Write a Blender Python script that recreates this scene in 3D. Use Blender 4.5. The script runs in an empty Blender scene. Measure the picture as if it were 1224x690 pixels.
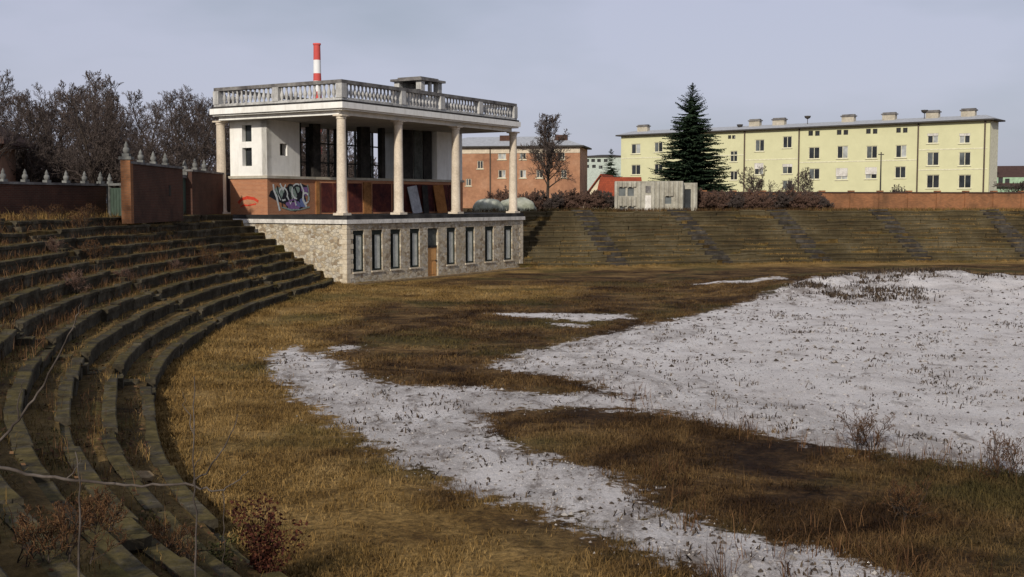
import bpy, math, random
import numpy as np
from mathutils import Vector, noise as mnoise
random.seed(7)
R = math.radians
scene = bpy.context.scene
COL = scene.collection

# ------------------------------------------------------------------ camera model (px of the 1224x690 photo)
F, CX, CY, HOR, EYE = 1400.0, 612.0, 345.0, 243.0, 5.0
PITCH = math.atan((CY - HOR) / F)
CP, SP = math.cos(PITCH), math.sin(PITCH)
def ray(px, py):
    u = (px - CX) / F; v = -(py - CY) / F
    return Vector((u, CP + v * SP, -SP + v * CP))
EYEV = Vector((0, 0, EYE))
def at_z(px, py, z=0.0):
    d = ray(px, py); return EYEV + d * ((z - EYE) / d.z)
def at_y(px, py, Y):
    d = ray(px, py); return EYEV + d * (Y / d.y)

# ------------------------------------------------------------------ mesh builder
class MB:
    def __init__(s): s.v = []; s.f = []; s.m = []; s.sm = []
    def add(s, vs, fs, mi=0, smooth=False):
        o = len(s.v); s.v.extend([tuple(p) for p in vs])
        for f in fs: s.f.append([i + o for i in f]); s.m.append(mi); s.sm.append(smooth)
    def box(s, x0, x1, y0, y1, z0, z1, mi=0):
        s.add([(x0,y0,z0),(x1,y0,z0),(x1,y1,z0),(x0,y1,z0),(x0,y0,z1),(x1,y0,z1),(x1,y1,z1),(x0,y1,z1)],
              [(3,2,1,0),(4,5,6,7),(0,1,5,4),(1,2,6,5),(2,3,7,6),(3,0,4,7)], mi)
    def obox(s, c, ux, hx, uy, hy, z0, z1, mi=0):
        """box with horizontal axes ux, uy (half sizes hx, hy) about c"""
        p = []
        for z in (z0, z1):
            for a, b in ((-1,-1),(1,-1),(1,1),(-1,1)):
                p.append((c[0]+ux[0]*hx*a+uy[0]*hy*b, c[1]+ux[1]*hx*a+uy[1]*hy*b, z))
        s.add(p, [(3,2,1,0),(4,5,6,7),(0,1,5,4),(1,2,6,5),(2,3,7,6),(3,0,4,7)], mi)
    def prism(s, poly, z0, z1, mi=0):
        n = len(poly)
        s.add([(x,y,z0) for x,y in poly] + [(x,y,z1) for x,y in poly],
              [tuple(range(n-1,-1,-1)), tuple(range(n,2*n))] + [(i,(i+1)%n,n+(i+1)%n,n+i) for i in range(n)], mi)
    def lathe(s, cx, cy, prof, n=16, mi=0, smooth=True):
        vs = []; fs = []
        for r, z in prof:
            for k in range(n):
                a = 2*math.pi*k/n; vs.append((cx+r*math.cos(a), cy+r*math.sin(a), z))
        for i in range(len(prof)-1):
            for k in range(n):
                fs.append((i*n+k, i*n+(k+1)%n, (i+1)*n+(k+1)%n, (i+1)*n+k))
        s.add(vs, fs, mi, smooth)
        s.add(vs[:n], [tuple(range(n-1,-1,-1))], mi); s.add(vs[-n:], [tuple(range(n))], mi)
    def tube(s, pts, rads, n=4, mi=0):
        vs = []; fs = []
        up = Vector((0.31, 0.17, 0.93))
        for i, p in enumerate(pts):
            t = (pts[min(i+1,len(pts)-1)] - pts[max(i-1,0)])
            if t.length < 1e-6: t = Vector((0,0,1))
            t.normalize()
            a = t.cross(up)
            if a.length < 1e-3: a = t.cross(Vector((1,0,0)))
            a.normalize(); b = t.cross(a)
            for k in range(n):
                th = 2*math.pi*k/n
                vs.append(p + (a*math.cos(th) + b*math.sin(th))*rads[i])
        for i in range(len(pts)-1):
            for k in range(n):
                fs.append((i*n+k, i*n+(k+1)%n, (i+1)*n+(k+1)%n, (i+1)*n+k))
        fs.append(tuple(range((len(pts)-1)*n, len(pts)*n)))
        s.add(vs, fs, mi, True)
    def mesh(s, name, mats):
        me = bpy.data.meshes.new(name)
        me.from_pydata(s.v, [], s.f)
        for m in (mats if isinstance(mats, (list, tuple)) else [mats]): me.materials.append(m)
        me.polygons.foreach_set('material_index', s.m)
        me.polygons.foreach_set('use_smooth', s.sm)
        uvl = me.uv_layers.new(name='UVMap')
        nv, nl = len(me.vertices), len(me.loops)
        co = np.empty(nv*3, 'f4'); me.vertices.foreach_get('co', co); co = co.reshape(-1,3)
        lv = np.empty(nl, 'i4'); me.loops.foreach_get('vertex_index', lv)
        nf = len(me.polygons)
        no = np.empty(nf*3, 'f4'); me.polygons.foreach_get('normal', no); no = no.reshape(-1,3)
        lt = np.empty(nf, 'i4'); me.polygons.foreach_get('loop_total', lt)
        ln = np.repeat(no, lt, axis=0); p = co[lv]
        hz = np.abs(ln[:,2]) > .7
        h = np.hypot(ln[:,0], ln[:,1]) + 1e-6
        u = np.where(hz, p[:,0], (-ln[:,1]*p[:,0] + ln[:,0]*p[:,1])/h)
        v = np.where(hz, p[:,1], p[:,2])
        uvl.data.foreach_set('uv', np.stack([u,v],1).ravel())
        me.update(); return me
    def build(s, name, mats, parent=None, loc=None):
        o = bpy.data.objects.new(name, s.mesh(name, mats)); COL.objects.link(o)
        if parent: o.parent = parent
        if loc is not None: o.location = loc
        return o

def tag(o, label=None, cat=None, group=None, kind=None):
    if label: o['label'] = label
    if cat: o['category'] = cat
    if group: o['group'] = group
    if kind: o['kind'] = kind
    return o
def thing(name, label, cat, loc=(0,0,0), rz=0, group=None):
    o = bpy.data.objects.new(name, None); COL.objects.link(o)
    o.empty_display_size = .2; o.location = loc; o.rotation_euler = (0,0,rz)
    return tag(o, label, cat, group)
def dup(root, loc, rz=0, sc=1.0, label=None, group=None):
    r = root.copy(); COL.objects.link(r); r.location = loc; r.rotation_euler = (0,0,rz)
    r.scale = (sc,sc,sc) if not isinstance(sc, tuple) else sc
    if label: r['label'] = label
    if group: r['group'] = group
    for ch in list(root.children):
        c = ch.copy(); COL.objects.link(c); c.parent = r
        for g in list(ch.children):
            d = g.copy(); COL.objects.link(d); d.parent = c
    return r

def wall_holes(mb, o, u, n, W, z0, z1, holes, th, mi=0, mi_rev=None):
    """thick wall: origin o (x,y), direction u, outward normal n, holes (u0,u1,z0,z1) with reveals"""
    if mi_rev is None: mi_rev = mi
    us = sorted({0.0, W} | {h[0] for h in holes} | {h[1] for h in holes})
    zs = sorted({z0, z1} | {h[2] for h in holes} | {h[3] for h in holes})
    P = lambda a, z, d: (o[0]+u[0]*a-n[0]*d, o[1]+u[1]*a-n[1]*d, z)
    flip = (u[0]*n[1]-u[1]*n[0]) > 0
    def q(vs, m): mb.add(vs, [(3,2,1,0) if flip else (0,1,2,3)], m)
    for i in range(len(us)-1):
        for j in range(len(zs)-1):
            a, b, c, d = us[i], us[i+1], zs[j], zs[j+1]
            mu, mz = (a+b)/2, (c+d)/2
            if any(h[0] < mu < h[1] and h[2] < mz < h[3] for h in holes): continue
            q([P(a,c,0),P(b,c,0),P(b,d,0),P(a,d,0)], mi)
            q([P(a,d,th),P(b,d,th),P(b,c,th),P(a,c,th)], mi)
    for h in holes:
        a, b, c, d = h
        q([P(a,c,0),P(a,d,0),P(a,d,th),P(a,c,th)], mi_rev)
        q([P(b,d,0),P(b,c,0),P(b,c,th),P(b,d,th)], mi_rev)
        q([P(b,c,0),P(a,c,0),P(a,c,th),P(b,c,th)], mi_rev)
        q([P(a,d,0),P(b,d,0),P(b,d,th),P(a,d,th)], mi_rev)
    q([P(0,c,t) for c,t in ((z0,th),(z0,0),(z1,0),(z1,th))], mi)
    q([P(W,c,t) for c,t in ((z0,0),(z0,th),(z1,th),(z1,0))], mi)
    q([P(0,z1,0),P(W,z1,0),P(W,z1,th),P(0,z1,th)], mi)

# ------------------------------------------------------------------ materials
class NT:
    def __init__(s, name, rough=.9, spec=.15):
        s.mat = bpy.data.materials.new(name); s.mat.use_nodes = True
        s.t = s.mat.node_tree; s.b = s.t.nodes['Principled BSDF']
        s.b.inputs['Roughness'].default_value = rough
        s.b.inputs['Specular IOR Level'].default_value = spec
    def n(s, typ, **kw):
        x = s.t.nodes.new(typ)
        for k, v in kw.items(): setattr(x, k, v)
        return x
    def l(s, a, b): s.t.links.new(a, b)
    def coord(s, kind='Object', sc=(1,1,1)):
        if kind == 'World': src = s.n('ShaderNodeNewGeometry').outputs['Position']
        else: src = s.n('ShaderNodeTexCoord').outputs[kind]
        if sc == (1,1,1): return src
        m = s.n('ShaderNodeMapping'); m.inputs['Scale'].default_value = sc
        s.l(src, m.inputs['Vector']); return m.outputs[0]
    def noise(s, scale, detail=4, rough=.55, co=None, dist=0):
        x = s.n('ShaderNodeTexNoise'); x.inputs['Scale'].default_value = scale
        x.inputs['Detail'].default_value = detail; x.inputs['Roughness'].default_value = rough
        x.inputs['Distortion'].default_value = dist
        s.l(co if co is not None else s.coord(), x.inputs['Vector']); return x.outputs['Fac']
    def ramp(s, fac, stops, interp='LINEAR'):
        x = s.n('ShaderNodeValToRGB'); x.color_ramp.interpolation = interp
        e = x.color_ramp.elements
        while len(e) < len(stops): e.new(.5)
        for el, (p, c) in zip(e, stops):
            el.position = p
            el.color = (c, c, c, 1) if isinstance(c, (int, float)) else (*c, 1)
        s.l(fac, x.inputs[0]); return x.outputs[0]
    def mix(s, fac, a, b, mode='MIX'):
        x = s.n('ShaderNodeMix', data_type='RGBA', blend_type=mode)
        for k_, val in ((0, fac), (6, a), (7, b)):
            sock = x.inputs[k_]
            if isinstance(val, (int, float)): sock.default_value = val if k_ == 0 else (val,val,val,1)
            elif isinstance(val, tuple): sock.default_value = (*val, 1)
            else: s.l(val, sock)
        return x.outputs[2]
    def math(s, op, a, b=0.0, c=None):
        x = s.n('ShaderNodeMath', operation=op)
        for i, v in enumerate((a, b) if c is None else (a, b, c)):
            if isinstance(v, (int, float)): x.inputs[i].default_value = v
            else: s.l(v, x.inputs[i])
        return x.outputs[0]
    def bump(s, h, st=.4, dist=.02):
        x = s.n('ShaderNodeBump'); x.inputs['Strength'].default_value = st; x.inputs['Distance'].default_value = dist
        s.l(h, x.inputs['Height']); s.l(x.outputs[0], s.b.inputs['Normal'])
    def out(s, col): 
        if isinstance(col, tuple): s.b.inputs['Base Color'].default_value = (*col,1)
        else: s.l(col, s.b.inputs['Base Color'])
        return s.mat

def m_mottled(name, c0, c1, c2, scale=1.0, fine=8.0, bump=.3, bd=.02, rough=.9, co='World', streak=0.0, streakc=(.05,.045,.04), spec=.15, fm=.35):
    t = NT(name, rough, spec); c = t.coord(co)
    a = t.ramp(t.noise(scale, 6, .65, c), [(.3,c0),(.5,c1),(.72,c2)])
    f = t.noise(fine, 4, .6, c)
    col = t.mix(fm, a, t.mix(1.0, a, t.ramp(f, [(.3,.45),(.7,1.3)]), 'MULTIPLY'))
    if streak > 0:
        sc = t.coord(co, (1.6,1.6,.18))
        sm = t.ramp(t.noise(1.4, 5, .7, sc), [(.5,0.0),(.72,1.0)])
        col = t.mix(t.math('MULTIPLY', sm, streak), col, streakc)
    t.bump(f, bump, bd); return t.out(col)

def m_brick(name, c1, c2, mortar, w=.27, h=.085, dirt=.5, dirtc=(.05,.035,.03), bump=.4):
    t = NT(name, .92, .1)
    uv = t.coord('UV')
    b = t.n('ShaderNodeTexBrick'); b.inputs['Scale'].default_value = 1.0
    b.inputs['Brick Width'].default_value = w; b.inputs['Row Height'].default_value = h
    b.inputs['Mortar Size'].default_value = .009; b.inputs['Bias'].default_value = 0
    b.inputs['Color1'].default_value = (*c1,1); b.inputs['Color2'].default_value = (*c2,1); b.inputs['Mortar'].default_value = (*mortar,1)
    t.l(uv, b.inputs['Vector'])
    w1 = t.coord('World')
    big = t.ramp(t.noise(.55, 6, .65, w1), [(.42,0.0),(.68,1.0)])
    col = t.mix(t.math('MULTIPLY', big, dirt), b.outputs['Color'], dirtc)
    pale = t.ramp(t.noise(1.3, 5, .7, w1), [(.6,0.0),(.75,.35)])
    col = t.mix(pale, col, mortar)
    t.bump(b.outputs['Fac'], -bump, .01); return t.out(col)

def m_rubble(name):
    t = NT(name, .92, .12); uv = t.coord('UV', (1,1.45,1))
    wob = t.n('ShaderNodeTexNoise'); wob.inputs['Scale'].default_value = 2.2; t.l(uv, wob.inputs['Vector'])
    uvw = t.mix(.12, uv, wob.outputs['Color'])
    v = t.n('ShaderNodeTexVoronoi', feature='F1'); v.inputs['Scale'].default_value = 3.9; t.l(uvw, v.inputs['Vector'])
    e = t.n('ShaderNodeTexVoronoi', feature='DISTANCE_TO_EDGE'); e.inputs['Scale'].default_value = 3.9; t.l(uvw, e.inputs['Vector'])
    sep = t.n('ShaderNodeSeparateColor'); t.l(v.outputs['Color'], sep.inputs[0])
    stone = t.ramp(sep.outputs[0], [(0,(.24,.18,.12)),(.3,(.42,.34,.23)),(.55,(.52,.45,.33)),(.8,(.4,.36,.3)),(1,(.6,.54,.43))])
    w1 = t.coord('World')
    stone = t.mix(.5, stone, t.mix(1.0, stone, t.ramp(t.noise(7, 5, .65, w1), [(.3,.5),(.7,1.4)]), 'MULTIPLY'))
    mask = t.ramp(e.outputs[0], [(.02,0.0),(.075,1.0)])
    col = t.mix(mask, (.36,.31,.24), stone)
    dirt = t.ramp(t.noise(.8, 6, .7, w1), [(.5,0.0),(.75,.55)])
    col = t.mix(dirt, col, (.1,.085,.06))
    t.bump(mask, .6, .05); return t.out(col)

def m_plain(name, col, rough=.7, spec=.2, metal=0, var=.25, sc=3.0):
    t = NT(name, rough, spec); t.b.inputs['Metallic'].default_value = metal
    f = t.noise(sc, 5, .65, t.coord('World'))
    c = t.mix(1.0, col, t.ramp(f, [(.25,1-var),(.75,1+var)]), 'MULTIPLY'); return t.out(c)

def m_blades(name, stops, bigc=None, bigs=.25, coord='World'):
    t = NT(name, .85, .1)
    g = t.n('ShaderNodeNewGeometry')
    col = t.ramp(g.outputs['Random Per Island'], stops)
    if bigc:
        m = t.ramp(t.noise(bigs, 4, .6, t.coord(coord)), [(.42,0.0),(.62,.8)])
        col = t.mix(m, col, bigc)
    return t.out(col)

M = {}
M['white'] = m_mottled('white_plaster', (.72,.7,.65),(.81,.79,.74),(.85,.84,.8), .35, 3, .1, .01, .85, streak=.4, streakc=(.4,.36,.3), fm=.12)
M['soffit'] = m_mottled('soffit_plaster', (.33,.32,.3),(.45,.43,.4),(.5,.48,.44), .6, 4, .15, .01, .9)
M['column'] = m_mottled('column_concrete', (.5,.42,.32),(.62,.53,.42),(.68,.6,.48), .8, 9, .35, .015, .88, streak=.35, streakc=(.33,.26,.18))
M['balus'] = m_mottled('balustrade_concrete', (.3,.29,.28),(.46,.45,.43),(.55,.54,.52), 1.2, 8, .3, .015, .9, streak=.7, streakc=(.09,.085,.08))
M['cap_dark'] = m_mottled('weathered_coping', (.06,.055,.055),(.15,.14,.135),(.28,.27,.25), 1.2, 9, .3, .015, .9)
M['wet'] = m_mottled('wet_stained_slab', (.015,.014,.014),(.03,.028,.027),(.07,.065,.06), .9, 6, .2, .01, .7)
M['course'] = m_mottled('string_course', (.45,.42,.38),(.62,.59,.54),(.72,.7,.65), 1.0, 7, .2, .01, .88, streak=.5, streakc=(.12,.11,.1))
M['rubble'] = m_rubble('rubble_masonry')
M['quoin'] = m_mottled('quoin_stone', (.42,.34,.24),(.56,.48,.36),(.66,.59,.47), 2.5, 9, .4, .02, .9)
M['brick_or'] = m_brick('orange_brick', (.46,.19,.09),(.38,.15,.075), (.42,.3,.2), dirt=.3, dirtc=(.14,.05,.03))
M['brick_dk'] = m_brick('dark_brick', (.1,.042,.028),(.075,.034,.024), (.1,.075,.06), dirt=.7, dirtc=(.03,.022,.019))
M['brick_far'] = m_brick('weathered_red_brick', (.33,.14,.06),(.24,.1,.045), (.2,.13,.085), dirt=.75, dirtc=(.085,.05,.03))
M['maroon'] = m_mottled('maroon_panels', (.035,.012,.014),(.075,.02,.018),(.14,.04,.022), 1.5, 6, .2, .01, .8)
M['oranger'] = m_mottled('ochre_render', (.16,.07,.025),(.26,.12,.045),(.32,.16,.06), 1.5, 6, .2, .01, .9)
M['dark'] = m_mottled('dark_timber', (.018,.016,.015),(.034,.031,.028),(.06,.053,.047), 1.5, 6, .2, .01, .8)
M['greyframe'] = m_mottled('grey_green_frame', (.05,.05,.045),(.085,.09,.08),(.13,.13,.12), 1.5, 6, .2, .01, .8)
M['winframe'] = m_plain('dark_green_frame', (.022,.028,.022), .7, .2)
M['board_pale'] = m_mottled('pale_boarding', (.36,.37,.32),(.5,.51,.45),(.6,.6,.54), 1.4, 6, .2, .01, .85)
M['door_or'] = m_mottled('orange_door', (.42,.2,.07),(.55,.28,.1),(.6,.33,.13), 1.2, 6, .2, .01, .7)
def m_glass(name, col, rough=.25):
    t = NT(name, rough, .5); return t.out(t.mix(1.0, col, t.ramp(t.noise(.9, 3, .5, t.coord('World')), [(.3,.5),(.7,1.6)]), 'MULTIPLY'))
M['glass'] = m_glass('dark_window_glass', (.022,.025,.028))
M['glass_pale'] = m_glass('curtained_glass', (.3,.31,.3), .4)
M['glass_mid'] = m_glass('mid_grey_glass', (.09,.1,.1), .3)  # grey tone between the dark and the curtained glass
M['yellow'] = m_plain('yellow_render', (.58,.565,.35), .9, .1, var=.07, sc=.5)
M['yellow_trim'] = m_plain('pale_yellow_trim', (.64,.61,.45), .85)
M['yellow_side'] = m_plain('cream_render', (.66,.63,.48), .85)
M['eave'] = m_plain('dark_eaves', (.05,.045,.04), .8)
M['roofgrey'] = m_plain('pale_roof_sheet', (.33,.34,.36), .7)
M['pipe'] = m_plain('brown_drainpipe', (.09,.065,.05), .7)
M['chim'] = m_mottled('chimney_render', (.32,.28,.22),(.42,.38,.3),(.5,.45,.38), .8, 4, .1)
M['terra'] = m_mottled('terracotta_render', (.27,.135,.08),(.36,.185,.105),(.42,.24,.15), .3, 2.0, .1, .01, .9, streak=.35, streakc=(.3,.15,.1))
M['pinkwall'] = m_mottled('faded_pink_render', (.3,.17,.12),(.4,.24,.17),(.44,.28,.2), .3, 2.0, .1)
M['cream_band'] = m_plain('cream_band', (.55,.47,.36), .85)
M['redroof'] = m_brick('red_roof_tiles', (.3,.065,.03),(.23,.05,.025), (.12,.035,.02), .3, .3, .3, (.09,.03,.02))
M['house_cream'] = m_plain('house_cream_wall', (.6,.55,.4), .9)
M['paleblock'] = m_plain('pale_green_grey_render', (.4,.45,.4), .9)
M['paleblock2'] = m_plain('pale_cream_render', (.52,.5,.4), .9)
M['greenwall'] = m_plain('mint_green_render', (.3,.43,.29), .9)
M['brownroof'] = m_plain('dark_brown_roof', (.06,.035,.03), .9)
M['shed'] = m_mottled('ribbed_concrete', (.24,.22,.18),(.37,.35,.29),(.47,.45,.38), .7, 5, .2, .01, .9, streak=.5, streakc=(.13,.115,.09))
M['chim_red'] = m_plain('chimney_red', (.55,.09,.08), .8, var=.15, sc=.2)
M['chim_white'] = m_plain('chimney_white', (.75,.75,.75), .8, var=.05, sc=.2)
def m_stone():
    t = NT('mossy_concrete_step', .93, .1); c = t.coord('World')
    a = t.ramp(t.noise(.9, 7, .68, c, .4), [(.3,(.018,.014,.009)),(.5,(.05,.041,.027)),(.7,(.12,.102,.072))])
    f = t.noise(7, 6, .7, c); a = t.mix(1.0, a, t.ramp(f, [(.25,.45),(.5,.95),(.75,1.5)]), 'MULTIPLY')
    nz_ = t.n('ShaderNodeSeparateXYZ'); t.l(t.n('ShaderNodeNewGeometry').outputs['Normal'], nz_.inputs[0])
    upm = t.ramp(nz_.outputs['Z'], [(.55,0.0),(.9,1.0)])
    ms = t.ramp(t.noise(1.3, 6, .72, c, .5), [(.42,0.0),(.55,1.0)])
    mossc = t.ramp(t.noise(3.5, 5, .7, c), [(.3,(.026,.02,.008)),(.5,(.072,.056,.02)),(.7,(.125,.095,.038))])
    a = t.mix(t.math('MULTIPLY', upm, ms), a, mossc)
    t.bump(t.mix(.5, f, t.noise(2.2, 6, .7, c)), .9, .05); return t.out(a)
M['stone_row'] = m_stone()
M['stone_far'] = m_mottled('far_mossy_step', (.036,.027,.015),(.078,.06,.031),(.15,.122,.074), .2, 5, .5, .03, .92)
M['stair_far'] = m_mottled('grey_stair_stone', (.024,.02,.017),(.048,.041,.034),(.1,.088,.074), .8, 5, .5, .03, .92)
M['finial'] = m_mottled('finial_concrete', (.085,.085,.08),(.15,.15,.14),(.23,.23,.215), 2.5, 9, .3, .01, .9)
M['gate_green'] = m_plain('dull_green_gate', (.06,.085,.065), .7)
M['bark'] = m_mottled('bare_bark', (.02,.015,.012),(.045,.034,.027),(.08,.062,.05), 3, 12, .5, .01, .95, co='Object')
M['twig'] = m_blades('twig_brown', [(0,(.03,.022,.019)),(.5,(.068,.052,.045)),(1,(.13,.102,.09))])
M['twig_red'] = m_blades('twig_red_brown', [(0,(.06,.033,.026)),(.5,(.115,.068,.05)),(1,(.19,.12,.09))])
M['branch_pale'] = m_mottled('grey_sapling_bark', (.03,.022,.018),(.075,.06,.05),(.15,.125,.105), 6, 20, .4, .005, .9)
M['needles'] = m_blades('spruce_needles', [(0,(.008,.015,.009)),(.5,(.02,.036,.02)),(1,(.045,.068,.034))])
M['redleaf'] = m_blades('dark_red_leaves', [(0,(.02,.008,.006)),(.5,(.05,.014,.01)),(1,(.085,.03,.015))])
M['greenleaf'] = m_blades('olive_leaves', [(0,(.02,.022,.008)),(.5,(.05,.05,.016)),(1,(.1,.085,.03))])
M['weed'] = m_blades('dry_weed_stalks', [(0,(.025,.012,.007)),(.5,(.085,.04,.018)),(1,(.17,.095,.045))])
M['grit'] = m_blades('loose_grit', [(0,(.07,.058,.05)),(.4,(.2,.175,.16)),(.75,(.34,.31,.29)),(1,(.45,.42,.39))])
M['soilstone'] = m_mottled('tan_stone', (.12,.08,.04),(.2,.14,.075),(.27,.2,.12), 4, 12, .5, .02, .95)
M['deadweed'] = m_blades('dead_dark_weeds', [(0,(.02,.014,.01)),(.6,(.06,.042,.03)),(1,(.12,.09,.06))])
M['clod'] = m_blades('dirt_clods', [(0,(.03,.022,.016)),(.6,(.1,.08,.065)),(1,(.4,.37,.34))])
M['tarp'] = m_mottled('pale_tarpaulin', (.2,.21,.15),(.34,.35,.28),(.5,.5,.44), .9, 4, .5, .05, .8)
M['g_white'] = m_plain('paint_white', (.62,.64,.62), .7, var=.3, sc=6)
M['g_black'] = m_plain('paint_black', (.02,.02,.025), .7)
M['g_purple'] = m_plain('paint_purple', (.22,.12,.28), .7, var=.4, sc=6)
M['g_blue'] = m_plain('paint_blue', (.14,.18,.36), .7, var=.4, sc=6)
M['g_red'] = m_plain('paint_red', (.5,.05,.025), .7, var=.3, sc=6)
M['g_teal'] = m_plain('paint_sage', (.24,.3,.26), .7, var=.4, sc=6)
M['board_grey'] = m_mottled('grey_white_board', (.25,.25,.27),(.42,.42,.44),(.52,.52,.54), 2, 7, .2)
M['board_or'] = m_mottled('orange_brown_board', (.2,.08,.025),(.3,.125,.04),(.36,.16,.055), 2, 7, .2)

# soil of the banks
def m_soil(name, gold, brown, dark, green, sc=.35, gs=.5):
    t = NT(name, .95, .08); c = t.coord('World')
    a = t.ramp(t.noise(sc, 7, .7, c, .6), [(.32,dark),(.46,brown),(.62,gold)])
    g = t.ramp(t.noise(gs, 4, .6, c), [(.52,0.0),(.66,.75)])
    a = t.mix(g, a, green)
    f = t.noise(5.0, 6, .75, c); a = t.mix(1.0, a, t.ramp(f, [(.25,.35),(.5,.95),(.75,1.6)]), 'MULTIPLY')
    t.bump(f, .9, .08); return t.out(a)
M['soil'] = m_soil('bank_soil', (.17,.11,.04), (.085,.055,.02), (.025,.016,.008), (.085,.075,.02))
M['outer'] = m_soil('outer_ground', (.13,.085,.035), (.085,.055,.025), (.045,.03,.016), (.07,.06,.022), .12, .2)

# field: dry grass with white gravel where the 'gravel' attribute is positive
def grass_colour(t, c):
    gd = t.n('ShaderNodeAttribute', attribute_name='golden').outputs['Fac']
    gold = t.ramp(t.noise(.45, 7, .72, c, .5), [(.32,(.07,.038,.012)),(.44,(.175,.105,.034)),(.56,(.26,.163,.057)),(.7,(.33,.218,.088))])
    brown = t.ramp(t.noise(.33, 8, .76, c, .8), [(.36,(.02,.01,.005)),(.46,(.056,.031,.013)),(.55,(.12,.07,.028)),(.66,(.22,.14,.056))])
    bl = t.ramp(t.math('ADD', gd, t.math('MULTIPLY', t.math('SUBTRACT', t.noise(.2, 5, .65, c), .5), 1.5)), [(.35,0.0),(.65,1.0)])
    gr = t.mix(bl, brown, gold)
    gm = t.ramp(t.noise(.16, 5, .65, c), [(.5,0.0),(.62,.6)])
    return t.mix(gm, gr, (.062,.056,.018))
def m_grass():
    t = NT('dry_grass_blades', .85, .1); c = t.coord('World')
    g = t.n('ShaderNodeNewGeometry').outputs['Random Per Island']
    return t.out(t.mix(1.0, grass_colour(t, c), t.ramp(g, [(0,.5),(.5,.88),(1,1.25)]), 'MULTIPLY'))
M['grass'] = m_grass()
def m_field():
    t = NT('field_grass_and_gravel', .95, .08); c = t.coord('World')
    at = t.n('ShaderNodeAttribute', attribute_name='gravel').outputs['Fac']
    gr = grass_colour(t, c)
    f = t.noise(6.5, 6, .78, c)
    gr = t.mix(1.0, gr, t.ramp(f, [(.3,.25),(.5,.95),(.7,1.9)]), 'MULTIPLY')
    # gravel
    gv = t.ramp(t.noise(.5, 6, .65, c), [(.3,(.5,.455,.43)),(.5,(.66,.615,.59)),(.7,(.73,.69,.665))])
    gv = t.mix(.5, gv, t.mix(1.0, gv, t.ramp(t.noise(14, 5, .8, c), [(.3,.45),(.65,1.15)]), 'MULTIPLY'))
    n1 = t.noise(1.1, 6, .72, c, .3); n2 = t.noise(4.5, 5, .7, c)
    jag = t.math('ADD', t.math('MULTIPLY', t.math('SUBTRACT', n1, .5), 3.4), t.math('MULTIPLY', t.math('SUBTRACT', n2, .5), 1.6))
    edge = t.ramp(t.math('ADD', t.math('ADD', at, jag), .5), [(.32,0.0),(.62,1.0)])
    # dirt specks on the gravel, thinning towards its middle
    thin = t.math('MULTIPLY', t.math('MINIMUM', t.math('MAXIMUM', at, 0.0), 4.0), .02)
    cs = t.coord('World', (1,.45,1))
    sp = t.ramp(t.math('SUBTRACT', t.noise(1.5, 7, .8, cs, .4), t.math('MULTIPLY', thin, .7)), [(.5,0.0),(.6,1.0)])
    hp = t.n('ShaderNodeAttribute', attribute_name='dirty').outputs['Fac']
    sp2 = t.math('MULTIPLY', t.ramp(t.noise(.55, 7, .8, cs, .5), [(.46,0.0),(.54,1.0)]), hp)
    gv = t.mix(t.math('MULTIPLY', sp, .7), gv, (.12,.09,.07))
    gv = t.mix(t.math('MULTIPLY', sp2, .85), gv, (.1,.075,.055))
    col = t.mix(edge, gr, gv)
    t.bump(t.mix(edge, f, t.noise(6, 6, .85, c)), 1.0, .1); return t.out(col)
M['field'] = m_field()

# ------------------------------------------------------------------ world, sun, camera
S_H = Vector((-.34, -.94, 0)).normalized(); EL = R(28)
world = bpy.data.worlds.new("World"); scene.world = world; world.use_nodes = True
wt = world.node_tree; bg = wt.nodes['Background']
sky = wt.nodes.new('ShaderNodeTexSky'); sky.sky_type = 'NISHITA'; sky.sun_disc = False
sky.sun_elevation = EL; sky.sun_rotation = math.atan2(S_H.x, S_H.y); sky.dust_density = 2.0; sky.air_density = 1.0
tc = wt.nodes.new('ShaderNodeTexCoord'); mp = wt.nodes.new('ShaderNodeMapping'); mp.inputs['Scale'].default_value = (1.6,1.6,5); mp.inputs['Rotation'].default_value = (.25,.3,0)
nz = wt.nodes.new('ShaderNodeTexNoise'); nz.inputs['Scale'].default_value = 1.1; nz.inputs['Detail'].default_value = 5
rp = wt.nodes.new('ShaderNodeValToRGB')
rp.color_ramp.elements[0].position = .4; rp.color_ramp.elements[0].color = (3.15,3.55,4.3,1)
rp.color_ramp.elements[1].position = .62; rp.color_ramp.elements[1].color = (5.0,5.1,6.4,1)
mx = wt.nodes.new('ShaderNodeMix'); mx.data_type = 'RGBA'; mx.inputs[0].default_value = .82
wt.links.new(tc.outputs['Generated'], mp.inputs[0]); wt.links.new(mp.outputs[0], nz.inputs['Vector'])
wt.links.new(nz.outputs['Fac'], rp.inputs[0]); wt.links.new(sky.outputs[0], mx.inputs[6]); wt.links.new(rp.outputs[0], mx.inputs[7])
wt.links.new(mx.outputs[2], bg.inputs['Color']); bg.inputs['Strength'].default_value = .1

sl = bpy.data.lights.new('sun', 'SUN'); sl.energy = 3.4; sl.angle = R(1.6); sl.color = (1,.93,.82)
so = bpy.data.objects.new('sun', sl); COL.objects.link(so)
sv = Vector((S_H.x*math.cos(EL), S_H.y*math.cos(EL), math.sin(EL)))
so.rotation_euler = sv.to_track_quat('Z', 'Y').to_euler(); so.location = (-30,-60,60)

cam = bpy.data.cameras.new('camera'); co = bpy.data.objects.new('camera', cam); COL.objects.link(co)
cam.sensor_width = 36; cam.lens = 36*F/1224; cam.clip_end = 8000; cam.clip_start = .1
co.location = EYEV; co.rotation_euler = (math.pi/2 - PITCH, 0, 0); scene.camera = co
vs = scene.view_settings; vs.view_transform = 'Standard'; vs.look = 'None'; vs.exposure = .08; vs.gamma = 1; vs.use_curve_mapping = False

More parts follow.
